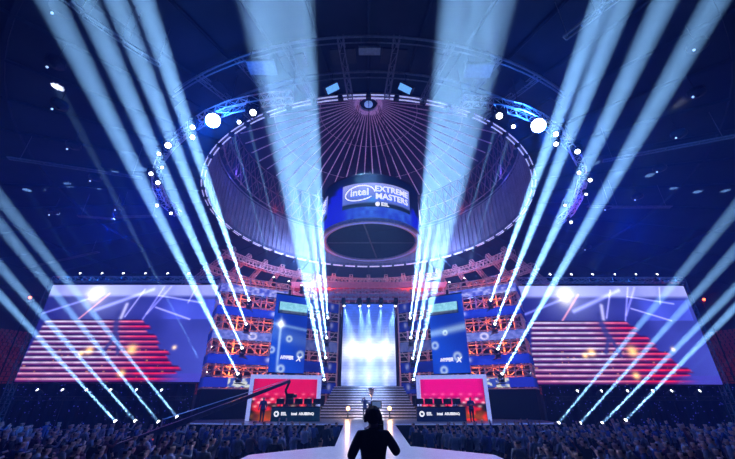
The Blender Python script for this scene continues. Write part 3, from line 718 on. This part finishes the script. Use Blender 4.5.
# thin beams
for a, t_, Y, lb_ in (((207.5, 375), (180, 322), 35.6, 'lower one on the outer edge of the left tower'), ((212.5, 349), (188, 303), 35.6, 'upper one on the outer edge of the left tower'),
                      ((530, 376), (562, 318), 35.6, 'lower one on the outer edge of the right tower'), ((526, 350), (548, 300), 35.6, 'middle one on the outer edge of the right tower'), ((522, 326), (545, 275), 35.6, 'upper one on the outer edge of the right tower'),
                      ((274.5, 280), (246, 180), 40, 'on the roof steel left of the dome, outermost'), ((289.5, 284), (268, 200), 40, 'on the roof steel left of the dome, middle'), ((302, 288), (288, 215), 40, 'on the roof steel left of the dome, innermost'),
                      ((448.5, 285), (474, 200), 40, 'on the roof steel right of the dome, inner'), ((463.5, 281), (494, 185), 40, 'on the roof steel right of the dome, outer')):
    put_lamp(a, Y, t_, 'thin', 'small lamp throwing a thin beam, ' + lb_, 'thin beam lamps', Yt=Y - 4)
    TWR.append((a, Y))
# side arms that carry the tower lamps
for k, (a, Y) in enumerate(TWR):
    P = at(*a, Y=Y); m_ = MB(); s_ = -1 if P.x < 0 else 1
    m_.box(P + Vector((0, .1, -.58)), (.5, .6, .06)); m_.tube(P + Vector((0, .2, -.6)), P + Vector((0, 2.4, -.6)), .04, 5)
    o = m_.build('lamp_shelf', black); tag(o, 'small black bracket holding a beam lamp on the stage set', 'bracket', 'lamp brackets on the set')

# overhead wash lamps with smoky cones
LD['smoke'] = light_data('smoke_wash', (.9, .9, 1.), 220000, 26, .9, .1)
for k, x in enumerate((343.5, 359.5, 368.5, 381, 396)):
    o = put_lamp((x, 303), 38.6, (x + (6, 3, 0, -2, -6)[k]*2.5, 372), 'smoke', 'downlight on the truss over the centre screen, %s from the left' % ORD[k], 'downlights over the centre screen', Yt=37.5, size=1.1)
LD['down'] = light_data('arc_wash', (.05, .16, 1.), 30000, 22, .8, .1)
ARC_L = [((253, 110.5), 1.6), ((192.5, 126), 1.2), ((192.5, 136), 1.2), ((239, 121), 1.), ((168, 144), 1.6), ((159, 153), 1.), ((151, 173), 1.2), ((158, 182), 1.3), ((162, 167), .8), ((157, 205), 1.), ((171, 213), 1.)]
ARC_R = [((499.5, 114), 1.6), ((513.5, 125.5), 1.), ((556, 133), 1.3), ((556, 143), 1.2), ((577.5, 150.5), 1.4), ((590, 179.5), 1.2), ((579, 172), 1.), ((586, 194), .8), ((571, 222), 1.), ((565, 205), .8)]
for lst, word in ((ARC_L, 'left'), (ARC_R, 'right')):
    for k, (p, s) in enumerate(lst):
        s *= 1.05; P = at(*p, Z=19.3); T_ = Vector((P.x*.6, P.y - 8, 1))
        ty = Vector((P.x*.2, 6, 2))
        o = copy_tree(mh); o.location = P + Vector((0, 0, .5*s)); o.rotation_euler = (0, 0, 0); o.scale = (s, s, s)
        tag(o, 'glowing lamp under the %s curved truss, %s counted away from the camera' % (word, (ORD + ['seventh', 'eighth', 'ninth', 'tenth', 'eleventh'])[k]), 'stage lamp', 'lamps on the curved trusses')
        d = (ty - P).normalized()
        for ch in o.children:
            if ch.name.startswith('head'): ch.rotation_mode = 'QUATERNION'; ch.rotation_quaternion = d.to_track_quat('Z', 'Y'); ch.location = (0, 0, -.5)
            elif ch.name.startswith(('yoke', 'base')): ch.scale = (1, 1, -1)
# two big blinders
ADDED_WASH = light_data('added_haze_wash', (.01, .2, 1.), 34000, 95, 1., .1)  # blue spot added to wash the upper haze outward, aimed away from the blinder's face
HALO = light_data('blinder', (.02, .16, 1.), 2300, 0, radius=.4, kind='POINT')
for p, word in (((213, 120.5), 'left'), ((538.5, 125.5), 'right')):
    P = at(*p, Z=19.2); d = (Vector((0, 0, 3.1)) - P).normalized()
    t = thing('blinder_lamp', 'large dazzling white lamp on the %s curved truss' % word, 'stage lamp', P, 'dazzling lamps')
    q = d.to_track_quat('Z', 'Y').to_matrix()
    m_ = MB(); m_.lathe([(.01, -.3), (.3, -.26), (.46, 0), (.48, .1), (.43, .1)], (0, 0, 0), 20); m_.v = [P + q @ v for v in m_.v]; m_.build('housing', black, t)
    m_ = MB(); m_.lathe([(.01, .1), (.3, .08), (.43, .02)], (0, 0, 0), 20); m_.v = [P + q @ v for v in m_.v]; m_.build('lens', bigl_m, t)
    m_ = MB(); m_.tube(P + Vector((0, 0, .3)), P + Vector((0, 0, .9)), .06, 6); m_.build('clamp', black, t)
    lo = bpy.data.objects.new('blinder_light', HALO); C.objects.link(lo); lo.location = P + d*.75
    l2 = bpy.data.objects.new('added_haze_light', ADDED_WASH); C.objects.link(l2); l2.location = P + d*.5; l2.rotation_mode = 'QUATERNION'; l2.rotation_quaternion = (P - Vector((P.x*3, P.y + 12, 13))).to_track_quat('Z', 'Y')
bpy.data.objects.remove([c for c in mh.children if c.name.startswith('head')][0].children[0])
for ch in list(mh.children): bpy.data.objects.remove(ch)
bpy.data.objects.remove(mh)

# loudspeaker-like fixtures hanging in front of the dome
for p, q, lb_ in (((262, 67), (1.7, 1., .25), 'flat pale box hanging left of the catwalk'), ((478.5, 70), (1.7, 1., .25), 'flat pale box hanging right of the catwalk'),
                  ((369.5, 50.5), (1.3, .5, .2), 'small pale box hanging at the centre of the catwalk')):
    P = at(*p, Z=22); t = thing('hanging_box', lb_, 'box', P, 'hanging boxes by the catwalk')
    m_ = MB(); m_.box(P, q); m_.build('panel_board', mat('pale_panel', (.16, .18, .2), .6), t)
    m_ = MB()
    for sx in (-1, 1):
        for sy in (-1, 1): m_.tube(P + Vector((sx*q[0]*.4, sy*q[1]*.4, 0)), P + Vector((sx*q[0]*.4, sy*q[1]*.4, 1.3)), .03, 4)
    m_.build('hanger', black, t)
for p, s, lb_ in (((331.5, 88.5), -1, 'left'), ((406, 88.5), 1, 'right')):
    P = at(*p, Z=21.8); t = thing('flood_lamp', 'rectangular flood lamp with a blue-lit face, %s of the dome hub' % lb_, 'flood lamp', P, 'flood lamps by the dome')
    rot = Matrix.Rotation(s*R(35), 3, 'Y') @ Matrix.Rotation(R(-35), 3, 'X')
    m_ = MB(); m_.box(P, (1., .55, .35), rot=rot); m_.build('housing', black, t)
    m_ = MB(); m_.box(P + rot @ Vector((0, 0, -.19)), (.9, .42, .03), rot=rot); m_.build('face', mat('blue_face_glow', (.3, .6, 1), .4, emit=(.15, .45, .95), es=.9), t)
    m_ = MB(); m_.tube(P, P + Vector((0, 0, 1.3)), .05, 5); m_.build('hanger', black, t)
# small ceiling speakers with pin lights
for k, p in enumerate(((52, 13), (47, 67), (52, 109), (67, 149), (605, 210), (694, 50), (693, 97), (676, 138), (635, 200), (90, 181), (49, 215), (115, 210), (657, 172), (585, 250))):
    P = at(*p, Z=20.2); t = thing('pin_lamp', 'tiny lamp dot on the dark ceiling beside a round speaker', 'ceiling lamp', P, 'tiny ceiling lamps')
    m_ = MB(); m_.lathe([(.1, .1), (.5, .25), (.5, .5), (.1, .55)], P + Vector((.35, 0, 0)), 14); m_.build('housing', black, t)
    m_ = MB(); m_.ball(P, .07, n=6); m_.build('bulb', mat('pin_glow', (.6, .8, 1), .4, emit=(.35, .55, .9), es=1.2), t)
    m_ = MB(); m_.tube(P + Vector((.35, 0, .5)), P + Vector((.35, 0, 2.)), .03, 4); m_.build('hanger', black, t)
for p, word in (((30, 297.5), 'left'), ((704, 299.5), 'right')):
    P = at(*p, Y=38); t = thing('red_beacon', 'small red lamp in the dark beyond the %s screen' % word, 'lamp', P, 'red beacons')
    m_ = MB(); m_.ball(P, .14); m_.build('bulb', redl_m, t); m_ = MB(); m_.box(P + Vector((0, .3, -.2)), (.4, .4, .25)); m_.tube(P + Vector((0, .3, -.2)), Vector((P.x, P.y + .3, 0)), .07, 6); m_.build('mast', black, t)
    for q in (10,):
        l = bpy.data.lights.new('red_glow', 'POINT'); l.color = (1, .04, .03); l.energy = 120; l.shadow_soft_size = .3
        lo = bpy.data.objects.new('red_glow', l); C.objects.link(lo); lo.location = P + Vector((0, -.6, 0))
# warm lamps on the stairs
for x, word in ((348, 'left'), (389.5, 'right')):
    P = at(x, 408.5, Y=34.7); t = thing('warm_lamp', 'small warm lamp at the foot of the stage stairs, %s one' % word, 'lamp', P, 'warm lamps at the stairs')
    m_ = MB(); m_.ball(P, .17); m_.build('bulb', warm_m, t); m_ = MB(); m_.tube(Vector((P.x, P.y + .1, DECK)), P + Vector((0, .1, -.1)), .06, 8); m_.lathe([(.16, DECK), (.16, DECK + .04), (.02, DECK + .05)], (P.x, P.y + .1, 0), 12); m_.build('stand', black, t)
    l = bpy.data.lights.new('warm_glow', 'POINT'); l.color = (1, .55, .25); l.energy = 90; l.shadow_soft_size = .15
    lo = bpy.data.objects.new('warm_glow', l); C.objects.link(lo); lo.location = P + Vector((0, -.4, 0))

# ------------------------------------------------------------------ people
def skin_mesh(name, J, E_, sub=1):
    """J: name->(pos, radius); E_: pairs; returns evaluated mesh"""
    keys = list(J); me = bpy.data.meshes.new(name)
    me.from_pydata([J[k][0] for k in keys], [(keys.index(a), keys.index(b)) for a, b in E_], [])
    o = bpy.data.objects.new(name, me); C.objects.link(o)
    o.modifiers.new('s', 'SKIN'); 
    if sub: md = o.modifiers.new('b', 'SUBSURF'); md.levels = sub
    if not me.skin_vertices: me.skin_vertices.new()
    sv = me.skin_vertices[0].data
    for i, k in enumerate(keys):
        r = J[k][1]; sv[i].radius = (r, r) if not isinstance(r, tuple) else r
        sv[i].use_root = (i == 0)
    dg = bpy.context.evaluated_depsgraph_get(); dg.update()
    res = bpy.data.meshes.new_from_object(o.evaluated_get(dg)); bpy.data.objects.remove(o)
    res.name = name
    return res
def body(name, pose, sub=1, big=False):
    """standing body facing +Y, feet at z=0, 1.75 m"""
    B = 1.
    J = {'pel': ((0, 0, .95), (.16, .11)), 'wst': ((0, 0, 1.1), (.145, .1)), 'chs': ((0, 0, 1.32), (.175, .115)), 'nkb': ((0, 0, 1.47), (.08, .075)), 'nck': ((0, .01, 1.53), .055), 'hd1': ((0, .02, 1.62), (.075, .09)), 'hd2': ((0, .015, 1.7), (.072, .085))}
    E_ = [('pel', 'wst'), ('wst', 'chs'), ('chs', 'nkb'), ('nkb', 'nck'), ('nck', 'hd1'), ('hd1', 'hd2')]
    if big: J.update({'pel': ((0, 0, .95), (.19, .13)), 'wst': ((0, 0, 1.1), (.18, .13)), 'chs': ((0, 0, 1.32), (.21, .14)), 'nkb': ((0, 0, 1.46), (.1, .09)), 'nck': ((0, .02, 1.51), .065), 'hd1': ((0, .03, 1.59), (.08, .095)), 'hd2': ((0, .03, 1.67), (.08, .092))})
    for s, sd in ((-1, 'l'), (1, 'r')):
        el, ha = pose[sd]
        J['sh' + sd] = ((s*.19, 0, 1.42), .06); J['el' + sd] = ((s*el[0], el[1], el[2]), .045); J['wr' + sd] = ((s*ha[0], ha[1], ha[2]), .032)
        if big: J['sh' + sd] = ((s*.2, 0, 1.41), .085); J['el' + sd] = (J['el' + sd][0], .068); J['wr' + sd] = (J['wr' + sd][0], .045)
        d = (Vector(J['wr' + sd][0]) - Vector(J['el' + sd][0])).normalized()*.12
        J['ha' + sd] = (tuple(Vector(J['wr' + sd][0]) + d), .036)
        k = pose.get('leg', {}).get(sd, ((.1, 0, .5), (.1, -.02, .08)))
        J['hp' + sd] = ((s*.1, 0, .88), .09); J['kn' + sd] = ((s*k[0][0], k[0][1], k[0][2]), .06); J['an' + sd] = ((s*k[1][0], k[1][1], k[1][2]), .042); J['to' + sd] = ((s*(k[1][0] + .02), k[1][1] + .17, k[1][2] - .04), .036)
        E_ += [('chs', 'sh' + sd), ('sh' + sd, 'el' + sd), ('el' + sd, 'wr' + sd), ('wr' + sd, 'ha' + sd), ('pel', 'hp' + sd), ('hp' + sd, 'kn' + sd), ('kn' + sd, 'an' + sd), ('an' + sd, 'to' + sd)]
    return skin_mesh(name, J, E_, sub)
def paint(me, mats, hands=()):
    for m in mats: me.materials.append(m)          # 0 shirt 1 skin 2 hair 3 trousers
    for p in me.polygons:
        c = p.center; p.use_smooth = True
        if c.z > 1.5 and abs(c.x) < .12 and abs(c.y) < .2: p.material_index = 2 if (c.z > 1.7 or c.y < .0 and c.z > 1.58) else 1
        elif c.z < .93 and abs(c.x) < .24 and c.y < .35: p.material_index = 3
        else:
            p.material_index = 0
            for h in hands:
                if (c - Vector(h)).length < .1: p.material_index = 1
    return me
cloth_cols = [(.02, .02, .03), (.15, .16, .2), (.25, .28, .34), (.03, .06, .2), (.12, .03, .05), (.5, .52, .58)]
CL = [mat('shirt_%s' % n, c_, .8) for n, c_ in zip(('black', 'grey', 'pale', 'navy', 'red', 'white'), cloth_cols)]
trs = mat('dark_trousers', (.02, .02, .035), .8)
down = {'l': ((.27, -.02, 1.14), (.28, .08, .92)), 'r': ((.27, -.02, 1.14), (.28, .08, .92))}
clap = {'l': ((.28, .1, 1.16), (.06, .34, 1.26)), 'r': ((.28, .1, 1.16), (.06, .34, 1.26))}
phone = {'l': ((.27, -.02, 1.14), (.27, .12, .95)), 'r': ((.28, .22, 1.35), (.14, .36, 1.6))}
up = {'l': ((.32, .05, 1.6), (.28, .1, 1.86)), 'r': ((.32, .05, 1.6), (.28, .1, 1.86))}
fold = {'l': ((.29, .02, 1.16), (.02, .2, 1.2)), 'r': ((.29, .04, 1.15), (.04, .22, 1.14))}
def hnd(p): return [(-p['l'][1][0], p['l'][1][1], p['l'][1][2] + .02), (p['r'][1][0], p['r'][1][1], p['r'][1][2] + .02)]
POSES = [down, clap, phone, up, fold]; WGT = [.4, .2, .15, .05, .2]
MES = {}
for i, p in enumerate(POSES):
    for j, c_ in enumerate(CL):
        if j == 0: base_ = body('person', p, 0)
        me = base_.copy(); paint(me, [c_, skin_m, hair_m, trs], hnd(p)); MES[(i, j)] = me
def person(loc, rz, pi, ci, label, group=None, sz=1.):
    o = bpy.data.objects.new('person', MES[(pi, ci)]); C.objects.link(o); o.location = loc; o.rotation_euler.z = rz; o.scale = (sz,)*3
    return tag(o, label, 'person', group)
def pick(): return random.choices(range(5), WGT)[0]
# crowd on the floor
spots = []
y = 8.2
while y < 26.8:
    lim = min(30, y*1.12 + 2); x = -lim + random.uniform(0, .5)
    while x < lim:
        px, py = x + random.uniform(-.15, .15), y + random.uniform(-.22, .22)
        x += random.uniform(.66, .95)
        if abs(px - .1) < 4.4 and py < 15.3: continue
        if -2.0 < px < 2.2: continue
        if abs(px) < 5.5 and py < 19: continue
        if abs(px) < 9 and py < 11.5: continue
        if abs(px) < 3.6 and py < 26: continue
        if -14 < px < -7.5 and 18.6 < py < 21.8: continue
        spots.append((px, py))
    y += .98 + .02*y
spots.sort(key=lambda s: s[1])
CS = .98
n_ind = 0; stuff = MB(); st_lists = []
for k, (x, y) in enumerate(spots):
    rz = random.uniform(-.35, .35) + math.atan2(x, 34 - y)*1.
    z = 0; p_, c_ = pick(), random.choice([0, 0, 1, 1, 2, 3, 3, 4, 5]); sz = random.uniform(.93, 1.06)
    if n_ind < 280:
        if y < 15: lb_, g = 'dark spectator in the crowd nearest the camera, %s of the runway' % ('left' if x < 0 else 'right'), 'near crowd %s' % ('left' if x < 0 else 'right')
        else: lb_, g = 'blue-lit spectator in the crowd towards the stage, %s of the runway' % ('left' if x < 0 else 'right'), 'crowd by the stage %s' % ('left' if x < 0 else 'right')
        person((x, y, z), rz, p_, c_, lb_, g, sz); n_ind += 1
    else: st_lists.append((x, y, rz, p_, c_, sz))
bm = bmesh.new()
for (x, y, rz, p_, c_, sz) in st_lists:
    tmp = MES[(p_, c_)].copy(); tmp.transform(Matrix.Translation((x, y, 0)) @ Matrix.Rotation(rz, 4, 'Z') @ Matrix.Scale(sz, 4))
    n0 = len(bm.faces); bm.from_mesh(tmp); bm.faces.ensure_lookup_table()
    for f in list(bm.faces)[n0:]:
        if f.material_index == 0: f.material_index = 4 + (c_ % 3)
    bpy.data.meshes.remove(tmp)
if st_lists:
    me = bpy.data.meshes.new('crowd'); bm.to_mesh(me)
    for m in (CL[0], skin_m, hair_m, trs, CL[1], CL[3], CL[2]): me.materials.append(m)
    o = bpy.data.objects.new('crowd', me); C.objects.link(o); tag(o, 'remaining mass of spectators packed up to the stage edge', 'crowd', kind='stuff')
bm.free()
# people along the runway and on the stage
for x, y, c_, p_, lb_ in ((2.6, 22.2, 0, 2, 'photographer in black at the right runway edge, closest to the stage centre'), (3.2, 21.2, 3, 0, 'man in navy in the row right of the runway, second from the runway'), (3.9, 21.8, 0, 4, 'person in black with folded arms right of the runway, third from the runway'),
                         (4.7, 21.3, 1, 2, 'person in grey raising a phone right of the runway'), (5.4, 22., 0, 0, 'person in black farthest from the runway in the standing row on the right'),
                         (-2.6, 24.5, 0, 0, 'person in dark clothes standing alone just left of the runway'), (-3.6, 23, 5, 1, 'person in a white shirt clapping left of the runway')):
    person((x, y, 0), 0 if x > 0 else -.2, p_, c_, lb_, None, 1.02)
P = at(275, 446, Y=15.5); person((P.x, 15.5, 0), -.1, 4, 0, 'large dark man standing apart in front of the left booth crowd', None, 1.08)
P = at(324.5, 440, Y=13); person((-1.9, 16.2, 0), -.1, 4, 0, 'person wearing headphones at the left edge of the octagonal platform', None, .98)
P = at(365, 417, Y=35.); person((P.x, 33.2, DECK), PI, 2, 3, 'host in a dark suit standing on stage holding a microphone', None, 1.0)
for x, y, c_, p_, lb_ in ((at(262, 410, Y=30).x, 30.2, 3, 0, 'person in blue standing at the left end of the green desk'), (at(472, 410, Y=30).x, 30.2, 3, 4, 'person in blue standing at the right end of the blue desk'),
                         (at(456, 410, Y=31.7).x, 31.9, 5, 0, 'player behind the blue desk near its right end'), (at(309, 410, Y=31.9).x, 31.9, 3, 0, 'player in blue behind the green desk near its right end'),
                         (at(285, 410, Y=31.9).x, 31.9, 0, 0, 'player in black behind the green desk near its middle'), (at(438, 410, Y=31.9).x, 31.9, 0, 0, 'player in black behind the blue desk near its middle')):
    person((x, y, DECK), PI, p_, c_, lb_, None, .97 if y < 31 else .8)
# trophy
P = at(371.5, 395, Y=34.2); t = thing('trophy', 'pale trophy on a tall plinth at the foot of the stairs', 'trophy', (P.x, 34.2, DECK))
m_ = MB(); m_.box((P.x, 34.2, DECK + .6), (.5, .5, 1.2)); m_.build('plinth', black, t)
m_ = MB(); m_.lathe([(.2, 0), (.2, .08), (.06, .2), (.05, .5), (.18, .75), (.26, 1.1), (.3, 1.25), (.24, 1.25), (.1, .8)], (P.x, 34.2, DECK + 1.2), 16); m_.build('cup', gold_m, t, True)
m_ = MB()
for s in (-1, 1): m_.path([(P.x + s*.2, 34.2, DECK + 2.0), (P.x + s*.42, 34.2, DECK + 2.1), (P.x + s*.42, 34.2, DECK + 2.35), (P.x + s*.28, 34.2, DECK + 2.4)], .025, 5)
m_.build('handle', gold_m, t)

# cameraman
CMX, CMY, CMZ = .07, 6.05, 1.18
pose = {'l': ((.33, .08, 1.12), (.17, .34, 1.34)), 'r': ((.36, .1, 1.17), (.16, .36, 1.42))}
me = body('person', pose, 2, True); paint(me, [CL[0], skin_m, hair_m, trs], hnd(pose))
cm = bpy.data.objects.new('person', me); C.objects.link(cm); cm.location = (CMX, CMY, CMZ); cm.scale = (1.02,)*3
tag(cm, 'cameraman in black seen from behind, filming the stage on the white platform', 'person')
def child(mb, name, m, p, smooth=True):
    o = mb.build(name, m, None, smooth); o.parent = p; return o
m_ = MB(); m_.ball((0, .01, 1.67), .13, 0, (.88, 1.05, .95), 12); child(m_, 'hair', hair_m, cm)
m_ = MB()
for s in (-1, 1): m_.tube((s*.09, .02, 1.63), (s*.135, .02, 1.63), .05, 12)
m_.path([(.12*math.cos(a), .02, 1.64 + .155*math.sin(a)) for a in [PI*i/12 for i in range(13)]], .012, 6); child(m_, 'headphones', black, cm)
m_ = MB(); m_.ball((0, .12, 1.6), .02, 0, (1, 1.2, 1.2)); child(m_, 'nose', skin_m, cm)
m_ = MB()
for s in (-1, 1):
    for k in range(5):
        b0 = Vector((s*(.13 + .0*k), .42, 1.44 - s*-.0 + .02*k - .04)); m_.path([b0, b0 + Vector((-s*.03, .035, .0)), b0 + Vector((-s*.065, .03 if k < 4 else .0, .01 if k < 4 else .03))], .009, 6)
child(m_, 'fingers', skin_m, cm)
vc = thing('video_camera', 'shoulder video camera with small monitor held above the cameraman', 'camera', (CMX, CMY + .3, CMZ + 1.5))
X, Y_, Z_ = CMX + .1, CMY + .38, CMZ + 1.52
m_ = MB(); m_.box((X, Y_, Z_), (.13, .34, .2)); m_.box((X, Y_ - .2, Z_ - .02), (.1, .1, .15)); m_.build('camera_body', black, vc)
m_ = MB(); m_.tube((X, Y_ + .17, Z_), (X, Y_ + .32, Z_), .05, 14); m_.tube((X, Y_ + .32, Z_), (X, Y_ + .4, Z_), .065, 14); m_.build('lens', glass_m, vc)
m_ = MB(); m_.path([(X, Y_ - .1, Z_ + .1), (X, Y_ - .1, Z_ + .17), (X, Y_ + .14, Z_ + .17), (X, Y_ + .14, Z_ + .1)], .015, 6); m_.build('top_handle', black, vc)
m_ = MB(); m_.box((X - .04, Y_ - .06, Z_ + .33), (.17, .03, .11)); m_.tube((X - .04, Y_ - .06, Z_ + .16), (X - .04, Y_ - .06, Z_ + .28), .012, 6); m_.build('monitor', black, vc)
m_ = MB(); m_.box((X - .04, Y_ - .078, Z_ + .33), (.14, .004, .085)); m_.build('monitor_display', mat('monitor_glow', (.2, .3, .6), .3, emit=(.12, .2, .45), es=.6), vc)
m_ = MB(); m_.tube((X - .1, Y_ - .05, Z_ + .16), (X - .1, Y_ + .2, Z_ + .2), .018, 8); m_.build('microphone', dark, vc)

# ------------------------------------------------------------------ camera crane
TIP = at(290, 381, Y=24.); MIDP = at(160, 431, Y=20.2); D = (TIP - MIDP); TAIL = MIDP - D.normalized()*2.4
cr = thing('camera_crane', 'long dark camera crane reaching over the crowd in front of the left booth', 'camera crane', (MIDP.x, MIDP.y, 0))
m_ = MB(); n = 10
q = D.to_track_quat('Z', 'Y')
def beam(mb, a, b, w0, w1):
    dd = (b - a); qq = dd.to_track_quat('Z', 'X')
    vs = [p + qq @ Vector((sx*w_, sy*w_, 0)) for p, w_ in ((a, w0), (b, w1)) for sx, sy in ((-1, -1), (1, -1), (1, 1), (-1, 1))]
    mb.add(vs, [(0, 1, 2, 3), (7, 6, 5, 4), (0, 4, 5, 1), (1, 5, 6, 2), (2, 6, 7, 3), (3, 7, 4, 0)])
beam(m_, TAIL, TIP, .17, .08); m_.build('boom', mat('crane_blue', (.06, .07, .13), .35, .5), cr)
m_ = MB(); m_.tube(MIDP + Vector((0, 0, .5)), TIP + Vector((0, 0, .12)), .02, 4); m_.tube(MIDP + Vector((0, 0, -.1)), MIDP + Vector((0, 0, .55)), .04, 6); m_.build('stay_cable', truss_m, cr)
m_ = MB()
for k in range(4): m_.tube(TAIL + Vector((-.12 - .05*k, 0, 0)), TAIL + Vector((-.09 - .05*k, 0, 0)), .24, 16)
m_.build('counterweight', black, cr)
m_ = MB(); m_.tube((MIDP.x, MIDP.y, .3), (MIDP.x, MIDP.y, MIDP.z - .05), .08, 10)
for k in range(3): a = 2*PI*k/3; m_.tube((MIDP.x, MIDP.y, .7), (MIDP.x + .8*math.sin(a), MIDP.y + .8*math.cos(a), .05), .04, 8)
m_.build('tripod', black, cr)
m_ = MB(); m_.path([TIP, TIP + Vector((-.1, 0, -.25)), TIP + Vector((-.22, 0, -.55)), TIP + Vector((-.1, 0, -.85))], .075, 8); m_.box(TIP + Vector((.08, 0, -.85)), (.45, .3, .28)); m_.tube(TIP + Vector((.3, 0, -.85)), TIP + Vector((.5, 0, -.85)), .09, 10); m_.build('camera_head', black, cr)
# side steps glowing red
sp = thing('side_steps', 'short flight of red-lit steps at the left end of the stage', 'steps', (-14.2, 28.4, 0))
for k in range(4):
    m_ = MB(); m_.box((-14.7 + k*.35, 27.9, (k + 1)*.19), (.36, 1.6, (k + 1)*.38)); m_.build('step', stair_m, sp)
    m_ = MB(); m_.box((-14.7 + k*.35, 27.08, (k + 1)*.38 - .04), (.36, .03, .07)); m_.build('edge_light', mat('red_strip_glow', (1, .2, .1), .5, emit=(.9, .08, .05), es=.8), sp)

# ------------------------------------------------------------------ ambient light added to the hall
def lamp(kind, loc, col, e, r=.3, tgt=None, ang=60, blend=.8):
    l = bpy.data.lights.new('fill_light', kind); l.color = col; l.energy = e; l.shadow_soft_size = r
    if kind == 'SPOT': l.spot_size = R(ang); l.spot_blend = blend
    o = bpy.data.objects.new('fill_light', l); C.objects.link(o); o.location = loc
    if tgt is not None: o.rotation_mode = 'QUATERNION'; o.rotation_quaternion = (Vector(loc) - Vector(tgt)).to_track_quat('Z', 'Y')
    return o
for s in (-1, 1):
    for py, k in ((300, 0), (323, 1), (347, 2), (371, 3)):       # orange point lights added inside the towers to light the scaffold
        z = at(240, py, Y=34).z
        lamp('POINT', (s*12.6, 34.6, z), (1., .16, .02), 170, .15)
        lamp('POINT', (s*9.6, 36.1, z), (1., .16, .02), 130, .15)
    lamp('POINT', (s*5.2, 38.6, 6), (1., .15, .15), 90); lamp('POINT', (s*5.2, 38.6, 10), (.3, .15, 1.), 90)
    lamp('POINT', (s*16, 52, 17), (1., .06, .02), 1300, .5)
    lamp('POINT', (s*7, 58, 18), (1., .08, .03), 1300, .5)
    lamp('POINT', (s*48, 42, 9), (1., .03, .04), 120, .5)
    # dome uplights
    lamp('SPOT', (s*14, 40, 25), (.6, .2, .8), 700, .4, (s*2, 50, 44), 120)
    lamp('POINT', (s*15, 50, 31), (1., .12, .15), 160, .3)
    lamp('POINT', (s*17.5, 40, 31), (.1, .1, 1.), 300, .3)
    lamp('POINT', (s*11, 50, 22.5), (.25, .35, 1.), 4500, .5)  # fill point added below the opening to brighten the drum wall
    # blue fill lights added over the crowd and hall
    lamp('SPOT', (s*17, 26, 19), (.001, .04, 1.), 4000, .4, (s*12, 14, 0), 85)
    lamp('SPOT', (s*17, 34, 18.6), (.002, .05, 1.), 2000, .4, (s*40, 20, 22), 120)
    lamp('POINT', (s*20, 24, 15), (.002, .05, 1.), 1100, .5)
    lamp('SPOT', (s*6, 27, 16), (.25, .5, 1.), 1500, .3, (s*7, 21, 1), 32)
    lamp('SPOT', (s*9, 20, 18), (.3, .5, 1.), 1200, .3, (s*5, 30, 1.6), 50)
for s in (-1, 1): lamp('SPOT', (s*10, 35, 13), (.06, .2, 1.), 9000, .3, (s*12, 17, 0), 75)  # backlight added from the stage side to rim the crowd
lamp('SPOT', (0, 26, 22), (.7, .8, 1.), 12000, .4, (0, 13, 1.5), 38)  # white spot added to brighten the platform
lamp('SPOT', (0, 22, 20), (.5, .7, 1.), 2500, .4, (0, 35, 2), 30)
lamp('POINT', (0, 40.2, 38), (.4, .12, .6), 100, .5)

# ------------------------------------------------------------------ haze, camera, view
wd = bpy.data.worlds.new('haze_world'); sc.world = wd; wd.use_nodes = True
nt = wd.node_tree; nt.nodes['Background'].inputs['Color'].default_value = (0, 0, 0, 1)
vs_ = nt.nodes.new('ShaderNodeVolumeScatter'); vs_.inputs['Density'].default_value = .0042; vs_.inputs['Anisotropy'].default_value = .4
vs_.inputs['Color'].default_value = (.22, .5, 1, 1)
nt.links.new(vs_.outputs['Volume'], nt.nodes['World Output'].inputs['Volume'])

cam = bpy.data.cameras.new('camera'); co = bpy.data.objects.new('camera', cam); C.objects.link(co); sc.camera = co
co.location = (0, 0, CZ); co.rotation_euler = (R(90) + TILT, 0, 0)
cam.sensor_width = 36; cam.lens = F/735*36; cam.shift_x = (367.5 - CX0)/735; cam.clip_end = 500
sc.view_settings.view_transform = 'Standard'; sc.view_settings.look = 'None'; sc.view_settings.gamma = 1; sc.view_settings.exposure = 0
sc.view_settings.use_curve_mapping = False
cy = sc.cycles
cy.use_denoising = True
try: cy.denoiser = 'OPENIMAGEDENOISE'
except Exception: pass
cy.use_light_tree = True; cy.max_bounces = 3; cy.diffuse_bounces = 2; cy.glossy_bounces = 2; cy.volume_bounces = 0; cy.transparent_max_bounces = 4
cy.sample_clamp_indirect = 3; cy.sample_clamp_direct = 0
cy.use_adaptive_sampling = False
